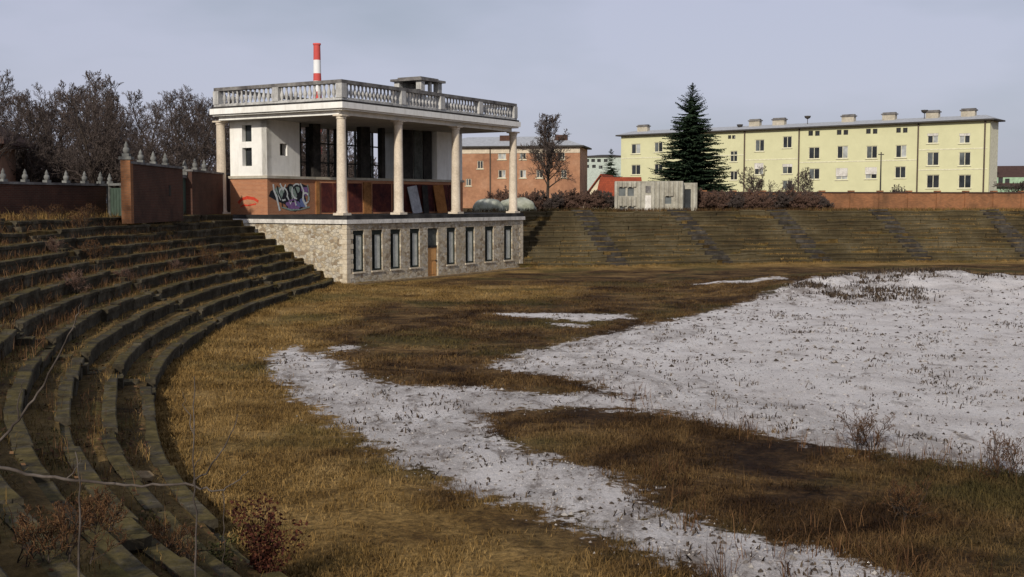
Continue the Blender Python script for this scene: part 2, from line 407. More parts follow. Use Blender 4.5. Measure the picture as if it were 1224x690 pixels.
# ------------------------------------------------------------------ plan of the stadium
A = at_z(415, 340, 0.0); A.z = 0
DX = Vector((.517,.856,0)).normalized(); DY = Vector((-DX.y, DX.x, 0))
ROT = math.atan2(DX.y, DX.x)
L = 21.3; W = 11.3
def px_of(p):
    d = Vector(p) - EYEV
    return CX + F*d.x/(d.y*CP - d.z*SP)
def loc_to_w(x, y, z=0): return A + DX*x + DY*y + Vector((0,0,z))
def s_on(px, P, Q, z=4):
    """parameter along local line P->Q whose image column is px"""
    lo, hi = -1.0, 2.5
    for _ in range(50):
        m = (lo+hi)/2
        if px_of(loc_to_w(P[0]+(Q[0]-P[0])*m, P[1]+(Q[1]-P[1])*m, z)) < px: lo = m
        else: hi = m
    return lo

ctrl = [(32,-3),(18,-1.5),(9,2),(4,5.5),(.4,9.6),(-1.7,12.6),(-3.8,15.9),(-6.2,20.8),(-8.4,27.2),(-9.8,32.3),(-10.8,38),(-11.5,45),
        (-11.8,52),(-11.6,59),(-11.0,66),(-10.75,70.5),(-10.6,73.5),(-4.5,84.5),(1.2,89.6),(8.4,91.8),(17.7,95),(25.9,97.4),(35.7,99.5),(44.3,100.4),
        (60,100.6),(80,98),(98,88),(108,70),(109,48),(101,27),(86,11),(60,1)]
def catmull(pts, per):
    out = []; n = len(pts)
    for i in range(n):
        p0,p1,p2,p3 = (np.array(pts[(i+k-1)%n], float) for k in range(4))
        m = max(2, int(np.linalg.norm(p2-p1)/per))
        for j in range(m):
            t = j/m
            out.append(.5*((2*p1)+(-p0+p2)*t+(2*p0-5*p1+4*p2-p3)*t*t+(-p0+3*p1-3*p2+p3)*t**3))
    return np.array(out)
PATH = catmull(ctrl, .6); NP = len(PATH)
tan = np.roll(PATH,-1,0)-np.roll(PATH,1,0); tan /= np.linalg.norm(tan,axis=1)[:,None]
NOR = np.stack([-tan[:,1], tan[:,0]],1)
for _ in range(14):
    NOR = (np.roll(NOR,1,0)+NOR*2+np.roll(NOR,-1,0)); NOR /= np.linalg.norm(NOR,axis=1)[:,None]
def near_idx(x, y): return int(np.argmin(np.hypot(PATH[:,0]-x, PATH[:,1]-y)))
def off(i, o):
    i0 = int(math.floor(i)); f = i-i0
    p = PATH[i0%NP]*(1-f)+PATH[(i0+1)%NP]*f; n = NOR[i0%NP]*(1-f)+NOR[(i0+1)%NP]*f
    return p + n*o
RISE, RUN, ROWS = .39, .8, 11
ZR = RISE*ROWS
I_CORNER = near_idx(-10.7,72.2); I_B = near_idx(1.2,89.6)

# --- field sheet with gravel mask
def poly_sd(P, X, Y):
    P = np.array(P); n = len(P); d = np.full(X.shape, 1e9); ins = np.zeros(X.shape, bool)
    for i in range(n):
        a, b = P[i], P[(i+1)%n]; e = b-a
        t = np.clip(((X-a[0])*e[0]+(Y-a[1])*e[1])/(e@e+1e-9),0,1)
        d = np.minimum(d, np.hypot(X-a[0]-e[0]*t, Y-a[1]-e[1]*t))
        c = ((a[1]>Y)!=(b[1]>Y)) & (X < (b[0]-a[0])*(Y-a[1])/(b[1]-a[1]+1e-12)+a[0]); ins ^= c
    return np.where(ins, d, -d)
def pxpoly(pts): return [tuple(at_z(x,y,0)[:2]) for x,y in pts]
big = pxpoly([(586,438),(640,420),(720,401),(800,384),(870,368),(930,354),(985,343),(1050,335),(1130,334),(1224,335),(1400,337)]) + [(62,60),(40,20)] + \
      pxpoly([(1224,566),(1120,554),(1040,541),(940,522),(860,506),(800,494),(760,482),(728,466),(670,452)])
path_ = pxpoly([(325,428),(350,414),(400,430),(440,455),(500,463),(560,463),(640,472),(700,470),(740,474),(780,492),(704,485),(650,487),(585,492),(566,506),(610,535),
                (670,552),(731,568),(790,616),(830,622),(900,640),(960,652),(1040,680),(1150,730),(1000,740),(847,686),(740,645),(668,609),(560,585),(480,552),(420,515),(370,484),(330,452)])
p3 = pxpoly([(805,340),(955,342),(958,348),(810,345)]); p4 = pxpoly([(555,372),(640,373),(760,374),(775,382),(700,386),(600,380)]); p5 = pxpoly([(395,414),(430,413),(434,419),(398,420)])
p6 = pxpoly([(640,383),(700,385),(740,392),(690,396),(640,390)])
RES = .42
gx = np.arange(-15.0, 112.0, RES); gy = np.arange(-6.0, 104.0, RES)
X, Y = np.meshgrid(gx, gy)
g = poly_sd(big, X, Y)
for p, k in ((path_,0),(p3,-1.2),(p4,-.7),(p5,-.15),(p6,-.9)): g = np.maximum(g, poly_sd(p, X, Y)+k)
dpath = np.full(X.shape, 1e9)
for q in PATH[::2]: dpath = np.minimum(dpath, np.hypot(X-q[0], Y-q[1]))
pathsd = poly_sd(PATH[::3], X, Y)
golden = np.clip(1.2-dpath/6.0,0,1)
golden = np.maximum(golden, .8*np.exp(-((X+3)/9)**2-((Y-66)/9)**2))
nzv = np.array([[mnoise.noise((x*.35,y*.35,0))*.05+mnoise.noise((x*1.1,y*1.1,5))*.035 for x in gx] for y in gy])
ridge = np.clip((X-7)/13,0,1); ridge = ridge*ridge*(3-2*ridge)
mound = .7*ridge*np.exp(-((Y-67.0)/8.0)**2)*(1+.12*np.sin(X*.55)+.06*np.sin(X*1.7+1))
mound += .22*np.exp(-((X-23)/5)**2-((Y-70)/3.5)**2)
lump = np.array([[mnoise.noise((x*.6,y*.6,9)) for x in gx] for y in gy])
Z = nzv + mound*(1+.3*lump) + .07*lump*(g>0) + np.clip(g,0,1)*.05
Z += .35*np.exp(-(dpath/1.1)**2)*np.clip(nzv*6+.5,0,1)*(Y>60)*.5
dirty = np.exp(-((X-24.5)/6)**2-((Y-71)/4.5)**2)*1.0 + .8*np.exp(-((X-17)/5)**2-((Y-61)/5)**2) + .35*(Y<48)*(X<9)*(g<3)
ny, nx = X.shape
verts = np.stack([X,Y,Z],-1).reshape(-1,3)
idx = np.arange(ny*nx).reshape(ny,nx)
quads = np.stack([idx[:-1,:-1],idx[:-1,1:],idx[1:,1:],idx[1:,:-1]],-1).reshape(-1,4)
gf = g.reshape(-1)
isg = gf[quads].mean(1) > 0
def grid_obj(name, fq):
    used, inv = np.unique(fq, return_inverse=True); fq2 = inv.reshape(fq.shape)
    me = bpy.data.meshes.new(name); me.from_pydata(verts[used].tolist(), [], fq2.tolist())
    for nm, arr in (('gravel',gf),('golden',golden.reshape(-1)),('dirty',np.clip(dirty,0,1).reshape(-1))):
        a = me.attributes.new(nm,'FLOAT','POINT'); a.data.foreach_set('value', np.clip(arr[used],-6,6).astype('f4'))
    me.polygons.foreach_set('use_smooth', [True]*len(fq2)); me.materials.append(M['field'])
    o = bpy.data.objects.new(name, me); COL.objects.link(o); return tag(o, kind='structure')
grid_obj('field', quads[~isg]); grid_obj('gravel_ground', quads[isg])
def gidx(x, y): return min(max(int(round((y-gy[0])/RES)),0),ny-1), min(max(int(round((x-gx[0])/RES)),0),nx-1)
def gz(x, y): i,j = gidx(x,y); return Z[i,j]
def gg(x, y): i,j = gidx(x,y); return g[i,j]

# --- stepped bank round the field and the ground beyond it, one ring each
def wob(x, y, s=.5, a=.05): return a*mnoise.noise((x*s, y*s, 3.3))
bank = MB(); prof = [(-.15,-.3),(.22,-.25),(.24,RISE*.75)]
for k in range(ROWS):
    prof += [(RUN*k+.2, RISE*(k+1)-.05), (RUN*k+.36, RISE*(k+1)+.0), (RUN*(k+.66), RISE*(k+1)-.02), (RUN*(k+1)+.12, RISE*(k+1)-.04)]
    if k < ROWS-1: prof.append((RUN*(k+1)+.2, RISE*(k+2)-.16))
STEP = 2; ids = list(range(0, NP, STEP)); npf = len(prof); vs_ = []
in_pav = lambda i: I_CORNER < i < I_B
for i in ids:
    for j, (o, z) in enumerate(prof):
        p = off(i, o); vs_.append((p[0], p[1], z + wob(p[0], p[1], .9, .05) + wob(p[0]+9, p[1], 3.1, .03)))
fs_ = []
nn = len(ids)
for a in range(nn):
    b = (a+1)%nn
    if in_pav(ids[a]) and in_pav(ids[b]): continue
    for j in range(npf-1): fs_.append((a*npf+j, a*npf+j+1, b*npf+j+1, b*npf+j))
bank.add(vs_, fs_); tag(bank.build('embankment', M['soil']), kind='structure')

gr = MB(); rings = [ROWS*RUN+.1, ROWS*RUN+1.2, ROWS*RUN+3, 16, 26, 45]
vs_ = []
for i in ids:
    for r in rings:
        p = off(i, r); vs_.append((p[0], p[1], ZR-.03 + wob(p[0],p[1],.6,.06)))
cen = np.array([48.,48.])
for i in ids:
    p = off(i, 45); d = p-cen; d /= np.linalg.norm(d)
    q = cen + d*300; vs_.append((q[0],q[1],ZR))
for i in ids:
    p = off(i, 45); d = p-cen; d /= np.linalg.norm(d)
    q = cen + d*4500; vs_.append((q[0],q[1],ZR))
nr = len(rings); fs_ = []
for a in range(nn):
    b = (a+1)%nn
    for j in range(nr-1): fs_.append((a*nr+j, a*nr+j+1, b*nr+j+1, b*nr+j))
    fs_.append((a*nr+nr-1, nn*nr+a, nn*nr+b, b*nr+nr-1)); fs_.append((nn*nr+a, nn*nr+nn+a, nn*nr+nn+b, nn*nr+b))
gr.add(vs_, fs_); tag(gr.build('ground', M['outer']), kind='structure')

# --- terraces of stone rows
def row_mesh(k, i0, i1, clip=None, rough=1.0, miss=.06, blk=2.2, seed=0, hmul=1.0, dep=.3):
    rnd = random.Random(seed*100+k); mb = MB(); i = i0
    while i < i1-.3:
        ln = blk*rnd.uniform(.75,1.3)/.62; j = min(i+ln, i1)
        drop = rnd.uniform(.06,.2) if rnd.random() < miss else 0
        dz0 = rnd.gauss(0,.024)*rough-drop; dz1 = dz0+rnd.gauss(0,.03)*rough; do0 = rnd.gauss(0,.03)*rough; do1 = do0+rnd.gauss(0,.03)*rough
        gap = rnd.uniform(.01,.05)
        n = max(2, int((j-i)/1.3)+1)
        secs = []
        for q in range(n+1):
            f = q/n; ii = i+gap+(j-i-2*gap)*f
            dz = dz0+(dz1-dz0)*f + rnd.gauss(0,.008)*rough; do = do0+(do1-do0)*f + rnd.gauss(0,.008)*rough
            zb = RISE*k-.32; zt = RISE*(k+1)+dz; o = RUN*k+do
            secs.append([(o+.05,zb),(o+.05,zt-.13*hmul),(o,zt-.12*hmul),(o,zt-.015),(o+.02,zt),(o+dep-.02,zt+.006),(o+dep,zb)])
            secs[-1].append(ii)
        if clip is not None:
            ok = [clip(off(sc[-1], RUN*k)) for sc in secs]
            secs = [sc for sc, o_ in zip(secs, ok) if o_]
            if len(secs) < 2: i = j; continue
        base = []; m = 7
        for sc in secs:
            for (o,z) in sc[:m]:
                p = off(sc[-1], o); base.append((p[0],p[1],z))
        fs = [(a*m+c, (a+1)*m+c, (a+1)*m+(c+1)%m, a*m+(c+1)%m) for a in range(len(secs)-1) for c in range(m)]
        fs.append(tuple(range(m))); fs.append(tuple(range((len(secs)-1)*m+m-1,(len(secs)-1)*m-1,-1)))
        mb.add(base, fs); i = j
    return mb
def stand(label, i0, i1, mat, clip=None, rough=1.0, miss=.06, seed=0, group='terraced stand sections', blk=2.2):
    p = off((i0+i1)/2, 0)
    t = thing('terrace_stand', label, 'terrace', (p[0],p[1],0), 0, group)
    for k in range(ROWS):
        mb = row_mesh(k, i0, i1, clip, rough, miss, blk, seed)
        if mb.v:
            mb.v = [(x-p[0],y-p[1],z) for x,y,z in mb.v]
            mb.build('stone_row', mat, t)
def stairs(label, ic, mat, w=1.2, group='aisle stairs through the terraces', rough=1.0, seed=1, lift_=0.0):
    rnd = random.Random(seed); mb = MB(); p0 = off(ic,0); n = NOR[int(ic)%NP]; tn = np.array([n[1],-n[0]])
    for s in range(ROWS*2):
        o = s*RUN/2; zt = RISE/2*(s+1)+.03
        for half in (-1,1):
            if rnd.random() < .08: continue
            c = p0+n*(o+.21+rnd.gauss(0,.02)*rough)+tn*half*w/4
            z = zt+rnd.gauss(0,.025)*rough
            mb.obox((c[0]-p0[0],c[1]-p0[1]), tn, w/4-.01, n, .215, z-.35, z+lift_)
    # low kerbs either side
    o = mb.build('aisle_stairs', mat, None, (p0[0],p0[1],0)); tag(o, label, 'stairs', group)
clipL = lambda p: (Vector((p[0],p[1],0))-A).dot(DX) < -.03
clipR = lambda p: (Vector((p[0],p[1],0))-A).dot(DX) > L+.03
ia = near_idx(9,2); 
# aisles on the near stand, found by the photo's breaks in the rows
def idx_px(px, py, z): 
    p = at_z(px, py, z); return p
a1 = near_idx(-9.1,29.6); a2 = near_idx(-11.55,46.5); a3 = near_idx(-11.45,61.0)
HW = .6/.6
cuts = [ia, a1, a2, a3, I_CORNER+14]
labs = ['crumbling mossy stone terrace section nearest the camera, behind the bare saplings',
        'dark curved terrace section overgrown with brown weeds below the low brick wall',
        'curved terrace section with long dark rows below the tall brick wall',
        'short terrace section whose rows run into the stone side of the pavilion']
for q in range(4):
    stand(labs[q], cuts[q]+(HW if q else 0), cuts[q+1]-(HW if q<3 else 0), M['stone_row'], clipL, .8, .07, q, blk=2.4)
for q, (i_, lb) in enumerate(((a1,'worn overgrown steps between the rows closest to the bare saplings'),(a2,'worn stone steps climbing towards the low brick wall with finials'),(a3,'narrow stone steps climbing just beside the pavilion terrace'))):
    stairs(lb, i_, M['stone_row'], 1.1, seed=q+3, rough=1.6)
bx = [near_idx(8.6,91.9), near_idx(17.2,94.9), near_idx(25.9,97.4), near_idx(35.3,99.4), near_idx(44.6,100.4), near_idx(56,100.7)]
cutsR = [I_B-14]+bx[:5]+[near_idx(78,98.3)]
labR = ['shaded purplish brown terrace section right beside the stone pavilion','terrace section below the bare tree and the red roofed house','terrace section directly below the ribbed concrete shed',
        'greenish terrace section below the reddish hedge','mossy green terrace section below the plain brick wall','terrace section at the far right end of the brick wall']
for q in range(6):
    stand(labR[q], cutsR[q]+(1 if q else 0), cutsR[q+1]-1, M['stone_far'], clipR, 1.6, .05, 20+q, blk=2.4)
labS = ['broken stone stairs nearest the pavilion on the far terrace','grey stone stairs descending from below the concrete shed','dark stone stairs descending from below the hedge','grey stone stairs descending below the middle of the yellow block','dark stone stairs below the right end of the yellow block','stone stairs on the far terrace, farthest right of all']
for q in range(5): stairs(labS[q], bx[q], M['stair_far'], 1.7, seed=30+q, rough=.8, lift_=.1)

# ------------------------------------------------------------------ the pavilion
pav = thing('pavilion', 'abandoned stadium pavilion with colonnade, balustraded flat roof and rubble stone base', 'pavilion', A, ROT)
def P_(mb, name, mat, parent=None): return mb.build(name, mat, parent or pav)
ZS = 4.25
# plinth: rubble walls with window openings
base = MB(); holes = []; wins = []
fl = ((0,0),(L,0))
for px in (428.7,451,473,496,539.5,562,585,607.5):
    x = s_on(px, *fl, z=2)*L; w = 1.12 if x < 12 else 1.2
    wins.append((x-w/2, x+w/2)); holes.append((x-w/2, x+w/2, .72, 3.3))
dx = s_on(517.7, *fl, z=1)*L; holes.append((dx-.62, dx+.62, 0.0, 3.3))
wall_holes(base, (0,0), (1,0), (0,-1), L, -.4, 3.72, holes, .42)
base.box(.0, L, .42, .5, -.4, 3.7, 0)
base.box(0, .42, .5, W, -.4, 3.72, 0); base.box(L-.42, L, .5, W, -.4, 3.72, 0); base.box(.42, L-.42, W-.4, W, -.4, 3.72, 0)
plinth = P_(base, 'plinth', M['rubble'])
q = MB(); q2 = MB()
for i in range(12):
    z0 = .02+i*.307; a, b = ((.62,.34) if i%2 else (.36,.58))
    q.box(-.022, a, -.022, .03, z0, z0+.29); q.box(-.022, .0, .03, b, z0, z0+.29)
    q2.box(L-a*.8, L+.022, -.02, .02, z0, z0+.29); q2.box(L, L+.022, .02, b, z0, z0+.29)
q.build('quoin_corner', M['quoin'], plinth); q2.build('quoin_corner', M['quoin'], plinth)
for a, b in wins:
    fr = MB(); z0, z1 = .72, 3.3; y0, y1 = .1, .22
    fr.box(a,a+.12,y0,y1,z0,z1); fr.box(b-.12,b,y0,y1,z0,z1); fr.box(a+.12,b-.12,y0,y1,z1-.3,z1); fr.box(a+.12,b-.12,y0,y1,z0,z0+.12)
    fr.box(a+(b-a)*.36-.03,a+(b-a)*.36+.03,y0+.01,y1,z0+.12,z1-.3)
    w = P_(fr, 'window', M['winframe'])
    pn = MB(); pn.box(a+.12,a+(b-a)*.36-.03,.2,.23,z0+.12,z1-.3,1); pn.box(a+(b-a)*.36+.03,b-.12,.14,.17,z0+.12,z1-.3,0)
    pn.build('pane', [M['board_pale'],M['glass']], w)
    sl_ = MB(); sl_.box(a-.06,b+.06,-.07,.1,z0-.1,z0-.002); sl_.build('sill', M['quoin'], w)
d = MB(); d.box(dx-.6,dx+.6,.14,.22,0,1.95); d.box(dx-.5,dx-.06,.115,.14,.15,.95); d.box(dx+.06,dx+.5,.115,.14,.15,.95); d.box(dx-.5,dx+.5,.115,.14,1.1,1.85)
door = P_(d, 'door', M['door_or'])
hd = MB(); hd.box(dx+.46,dx+.5,.06,.14,1.0,1.14); hd.build('handle', M['dark'], door)
tr = MB(); tr.box(dx-.6,dx+.6,.16,.24,2.12,3.3,0); tr.box(dx-.6,dx+.6,.1,.24,1.96,2.12,1); P_(tr, 'transom_panel', [M['greyframe'],M['dark']])
# slab: string course + dark wet platform edge
sc_ = MB(); sc_.box(-.14, L+.14, -.14, W+.1, 3.725, 3.98); P_(sc_, 'string_course', M['course'])
pl = MB(); pl.box(-.05, L+.05, -.05, W, 3.985, ZS); P_(pl, 'platform_slab', M['wet'])
# columns
def column(x, y, z0, z1, r0=.32, r1=.275):
    c = MB(); h = z1-z0
    c.box(x-.4,x+.4,y-.4,y+.4,z0,z0+.14)
    c.lathe(x,y,[(r0+.04,z0+.14),(r0+.04,z0+.22),(r0,z0+.27),(r0-.005,z0+h*.33),(r0-.03,z0+h*.66),(r1,z1-.3),(r1,z1-.27),(r1+.05,z1-.25),(r1+.05,z1-.2),(r1+.02,z1-.17),(r1+.1,z1-.1)],20)
    c.box(x-.37,x+.37,y-.37,y+.37,z1-.1,z1)
    P_(c, 'column', M['column'])
ZC = 10.44
yc = .55
for px in (408.5,476.4,544.8,613.3):
    x = s_on(px, (0,yc),(L,yc), 7)*L; column(x, yc, ZS, ZC)
ys = s_on(264.5, (.55,0),(.55,W), 7)
yb = 0
lo, hi = 0.0, 14.0
for _ in range(50):
    m_ = (lo+hi)/2
    if px_of(loc_to_w(.55,m_,7)) > 264.5: lo = m_
    else: hi = m_
yb = lo
column(.55, yb, ZS, ZC)
WB = max(W, yb+.6)
# brick storey, white blocks, ledge
f0, f1 = (1.0,7.4), (5.7,7.4); g0, g1 = (5.7,7.4), (17.3,5.2)
foot = [(1.0,7.4),(5.7,7.4),(17.3,5.2),(20.8,5.2),(20.8,10.7),(1.0,10.7)]
bw = MB(); bw.prism(foot, ZS, 6.62); brickwall = P_(bw, 'brick_storey', [M['brick_or']])
ld = MB(); ld.prism([(.9,7.3),(5.72,7.3),(17.28,5.1),(20.9,5.1),(20.9,10.8),(.9,10.8)], 6.625, 6.8); P_(ld, 'ledge', M['chim'])
gv_ = Vector((g1[0]-g0[0], g1[1]-g0[1], 0)); gl = gv_.length; gv_.normalize(); gn = Vector((gv_.y,-gv_.x,0))
def on_g(px, z=5.5): return s_on(px, g0, g1, z)*gl
def wall_box(name, s0, s1, z0, z1, d0, d1, mat, parent=None):
    mb = MB(); c = Vector((*g0,0))+gv_*((s0+s1)/2)+gn*((d0+d1)/2)
    mb.obox(c, gv_, (s1-s0)/2, gn, (d1-d0)/2, z0, z1); return mb.build(name, mat, parent or pav)
for s0p, s1p in ((384,398),(398,412),(416,433),(445,468),(469,497),(497,519),(519,536),(536,545)):
    s0, s1 = on_g(s0p), on_g(s1p)
    wall_box('maroon_panel', s0+.02, s1-.05, ZS+.12, 6.4, .0, .03, M['maroon'])
for pa, pb in ((371,381),(434,443)):
    s0, s1 = on_g(pa), on_g(pb); wall_box('pilaster', max(s0,.05), s1, ZS, 6.5, .0, .1, M['oranger'])
# white end blocks with real openings
wb = MB()
wall_holes(wb, (1.03,10.7), (0,-1), (-1,0), 10.7-7.42, 6.8, 10.62, [(1.1,1.95,9.05,10.15),(1.1,1.95,7.45,8.65)], .45)
wall_holes(wb, (1.03,7.42), (1,0), (0,-1), 3.2, 6.8, 10.62, [(1.25,1.95,8.15,8.95)], .45)
wb.box(3.8, 4.23, 7.87, 10.7, 6.8, 10.62); wb.box(1.48,3.8,10.3,10.7,6.8,10.62)
wblk = P_(wb, 'white_block', M['white'])
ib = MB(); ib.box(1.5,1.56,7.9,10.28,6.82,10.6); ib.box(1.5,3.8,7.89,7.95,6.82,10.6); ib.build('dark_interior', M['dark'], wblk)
for z0, z1 in ((9.05,10.15),(7.45,8.65)):
    y1 = 10.7-1.1; y0 = 10.7-1.95; f = MB()
    f.box(1.36,1.42,y0,y0+.07,z0,z1); f.box(1.36,1.42,y1-.07,y1,z0,z1); f.box(1.36,1.42,y0+.07,y1-.07,z1-.07,z1); f.box(1.36,1.42,y0+.07,y1-.07,z0,z0+.07)
    wi = P_(f, 'window', M['winframe']); p = MB(); p.box(1.38,1.4,y0+.07,y1-.07,z0+.07,z1-.07); p.build('pane', M['glass'], wi)
w2 = MB(); w2.box(17.3,20.77,5.23,10.7,6.8,10.62); P_(w2, 'white_block', M['white'])
# dark piers and glazed screens between them
for pa, pb in ((353.5,361),(375,384),(432,443),(457,461)):
    s0, s1 = on_g(pa,8.5), on_g(pb,8.5); wall_box('pier', s0, s1, 6.8, 10.62, -.5, -.05, M['dark'])
for pa, pb, mt in ((484,496,'dark'),(497.5,507,'greyframe'),(508.5,518.5,'dark')):
    s0, s1 = on_g(pa,8.5), on_g(pb,8.5); wall_box('shutter_panel', s0, s1, 6.8, 10.62, -.3, -.2, M[mt])
rs = MB()
for i in range(13):
    x = 4.6+i*1.05; rs.box(x-.06,x+.06,10.45,10.6,6.8,10.62)
for z in (7.9,9.3): rs.box(4.3,17.3,10.47,10.58,z,z+.1)
P_(rs, 'rear_window_frame', M['greyframe'])
rp_ = MB()
for x in (5.2,8.3,11.4,14.5): rp_.box(x-.3,x+.3,9.6,10.2,6.8,10.62)
P_(rp_, 'rear_piers', M['dark'])
# graffiti on the brick storey
def ribbon(mb, pts, w, o, u, nrm, lift, mi):
    o, u, nrm = Vector(o), Vector(u), Vector(nrm); q = []
    for i, (a, b) in enumerate(pts):
        c, d_ = pts[min(i+1,len(pts)-1)], pts[max(i-1,0)]
        t = Vector((c[0]-d_[0], c[1]-d_[1])); t = t.normalized() if t.length else Vector((1,0))
        ww = w*(.75+.5*random.random())
        for sg in (-1,1): q.append(o+u*(a-t.y*sg*ww/2)+Vector((0,0,b+t.x*sg*ww/2))+nrm*lift)
    mb.add(q, [(2*i,2*i+1,2*i+3,2*i+2) for i in range(len(pts)-1)], mi)
gm = MB(); rg = random.Random(11); lift = .004
O = (1.0,7.4,ZS); U = (1,0,0); N_ = (0,-1,0)
def blob(cx, cz, rx, rz, mi):
    global lift
    lift += .0012; n = 18; pts = []
    for k in range(n):
        a = 2*math.pi*k/n; r = 1+.22*math.sin(3*a+cx*5)+.1*rg.uniform(-1,1)
        pts.append(Vector(O)+Vector(U)*(cx+rx*r*math.cos(a))+Vector((0,0,cz+rz*r*math.sin(a)))+Vector(N_)*lift)
    gm.add(pts, [tuple(range(n))], mi)
def stroke(pts, w, mi):
    global lift
    lift += .0012; ribbon(gm, pts, w, O, U, N_, lift, mi)
blob(2.3,1.2,1.75,.85,1); blob(2.6,.6,.9,.28,2); blob(3.3,.75,.5,.3,3); blob(1.2,1.5,.4,.4,5); blob(3.7,1.6,.35,.3,2); blob(2.6,1.55,.5,.4,5)
def arc(cx, cz, r, a0, a1, n=10, sx=1.0): return [(cx+sx*r*math.cos(R(a0+(a1-a0)*i/n)), cz+r*math.sin(R(a0+(a1-a0)*i/n))) for i in range(n+1)]
stroke([(.55,2.0),(.6,1.6),(.85,1.2),(1.0,.7),(1.15,.25)], .17, 0); stroke(arc(1.5,1.35,.42,-30,300), .13, 0); stroke([(1.2,2.05),(1.5,1.6),(1.75,2.0)], .12, 0)
stroke([(1.9,1.2),(2.2,.7),(2.5,1.3),(2.75,.6)], .11, 0); stroke(arc(2.85,1.55,.5,60,270), .12, 0); stroke([(3.2,2.1),(3.5,1.6),(3.45,1.0),(3.8,.5)], .16, 0)
stroke(arc(3.7,1.1,.35,-120,140), .12, 0); stroke([(1.3,.5),(2.2,.3),(3.2,.32),(4.1,.5)], .1, 5); stroke([(.9,1.9),(1.05,1.4),(1.3,1.0),(1.4,.5)], .1, 1)
stroke(arc(2.2,1.7,.3,0,200), .1, 1); stroke([(2.6,1.9),(2.9,1.3),(3.1,.8)], .12, 1); stroke([(3.9,2.0),(4.05,1.5),(3.95,.9)], .1, 5); stroke([(2.0,.9),(2.6,1.0),(3.1,.6)], .09, 2)
P_(gm, 'graffiti', [M['g_white'],M['g_black'],M['g_purple'],M['g_blue'],M['g_red'],M['g_teal']])
gm2 = MB(); O2 = (1.0,10.7,ZS)
ribbon(gm2, [(.7,.75),(1.0,1.0),(1.5,1.12),(2.1,1.05),(2.5,.85)], .22, O2, (0,-1,0), (-1,0,0), .005, 0)
ribbon(gm2, [(.9,.5),(1.2,.62),(1.6,.6),(2.3,.7)], .12, O2, (0,-1,0), (-1,0,0), .007, 0)
P_(gm2, 'red_scrawl', M['g_red'])
# roof
def y_on(px, x, z):
    lo, hi = 0.0, 16.0
    for _ in range(50):
        m_ = (lo+hi)/2
        if px_of(loc_to_w(x,m_,z)) > px: lo = m_
        else: hi = m_
    return lo
X0, Y0 = 0.1, 0.5
X1 = s_on(622.5, (0,-.05),(L,-.05), 11)*L-.2; Y1 = y_on(250.5, X0-.45, 11)-.25
column(X1-.5, min(10.2,Y1-.5), ZS, ZC)
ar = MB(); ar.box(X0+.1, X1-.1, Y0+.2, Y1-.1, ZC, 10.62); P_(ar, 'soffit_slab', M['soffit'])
a2_ = MB()
a2_.box(X0+.02,X1-.02,Y0+.12,Y0+.2,ZC-.002,10.8); a2_.box(X0+.02,X0+.1,Y0+.2,Y1-.1,ZC-.002,10.8); a2_.box(X1-.1,X1-.02,Y0+.2,Y1-.1,ZC-.002,10.8); P_(a2_, 'architrave', M['white'])
cn = MB(); cn.box(X0-.45, X1+.2, Y0-.55, Y1+.25, 10.802, 11.17); cn.box(X0-.3, X1+.12, Y0-.4, Y1+.15, 10.7, 10.8)
roof = P_(cn, 'cornice', M['white'])
cd = MB(); cd.box(X0-.36, X1+.12, Y0-.45, Y1+.18, 11.172, 11.3); cd.build('drip_edge', M['wet'], roof)
# balustrade
bx0, bx1, by0, by1 = X0+.0, X1-.15, Y0-.1, Y1-.1
bal = MB()
def ring(z0, z1, t):
    bal.box(bx0-t,bx1+t,by0-t,by0+t,z0,z1,0); bal.box(bx0-t,bx1+t,by1-t,by1+t,z0,z1,0)
    bal.box(bx0-t,bx0+t,by0+t,by1-t,z0,z1,0); bal.box(bx1-t,bx1+t,by0+t,by1-t,z0,z1,0)
ring(11.3,11.46,.2)
balo = P_(bal, 'balustrade', M['balus'])
bal = MB(); ring(12.33,12.55,.2); bal.build('coping', M['cap_dark'], balo)
posts = [(bx0,by0),(bx1,by0),(bx0,by1),(bx1,by1)]
for f in (.3,.52,.76): posts.append((bx0+(bx1-bx0)*f, by0))
posts.append((bx0, by0+(by1-by0)*.5))
for x, y in posts:
    pm = MB(); pm.box(x-.24,x+.24,y-.24,y+.24,11.46,12.33); pm.build('post', M['balus'], balo)
pr = [(.09,11.46),(.06,11.55),(.11,11.7),(.135,11.82),(.09,11.98),(.055,12.1),(.065,12.22),(.1,12.33)]
bm_ = MB(); bm_.box(-.11,.11,-.11,.11,11.461,11.5); bm_.lathe(0,0,pr,8); bmesh_ = bm_.mesh('baluster', M['balus'])
def baluster(x, y):
    o = bpy.data.objects.new('baluster', bmesh_); COL.objects.link(o); o.parent = balo; o.location = (x,y,0)
nb = 54
for i in range(nb):
    x = bx0+(bx1-bx0)*(i+.5)/nb
    if all(abs(x-p[0]) > .36 for p in posts if p[1] == by0): baluster(x, by0)
nb2 = 27
for i in range(nb2):
    y = by0+(by1-by0)*(i+.5)/nb2
    if all(abs(y-p[1]) > .36 for p in posts if p[0] == bx0): baluster(bx0, y)
for i in range(16): baluster(bx1, by0+(by1-by0)*(i+.7)/16.6)
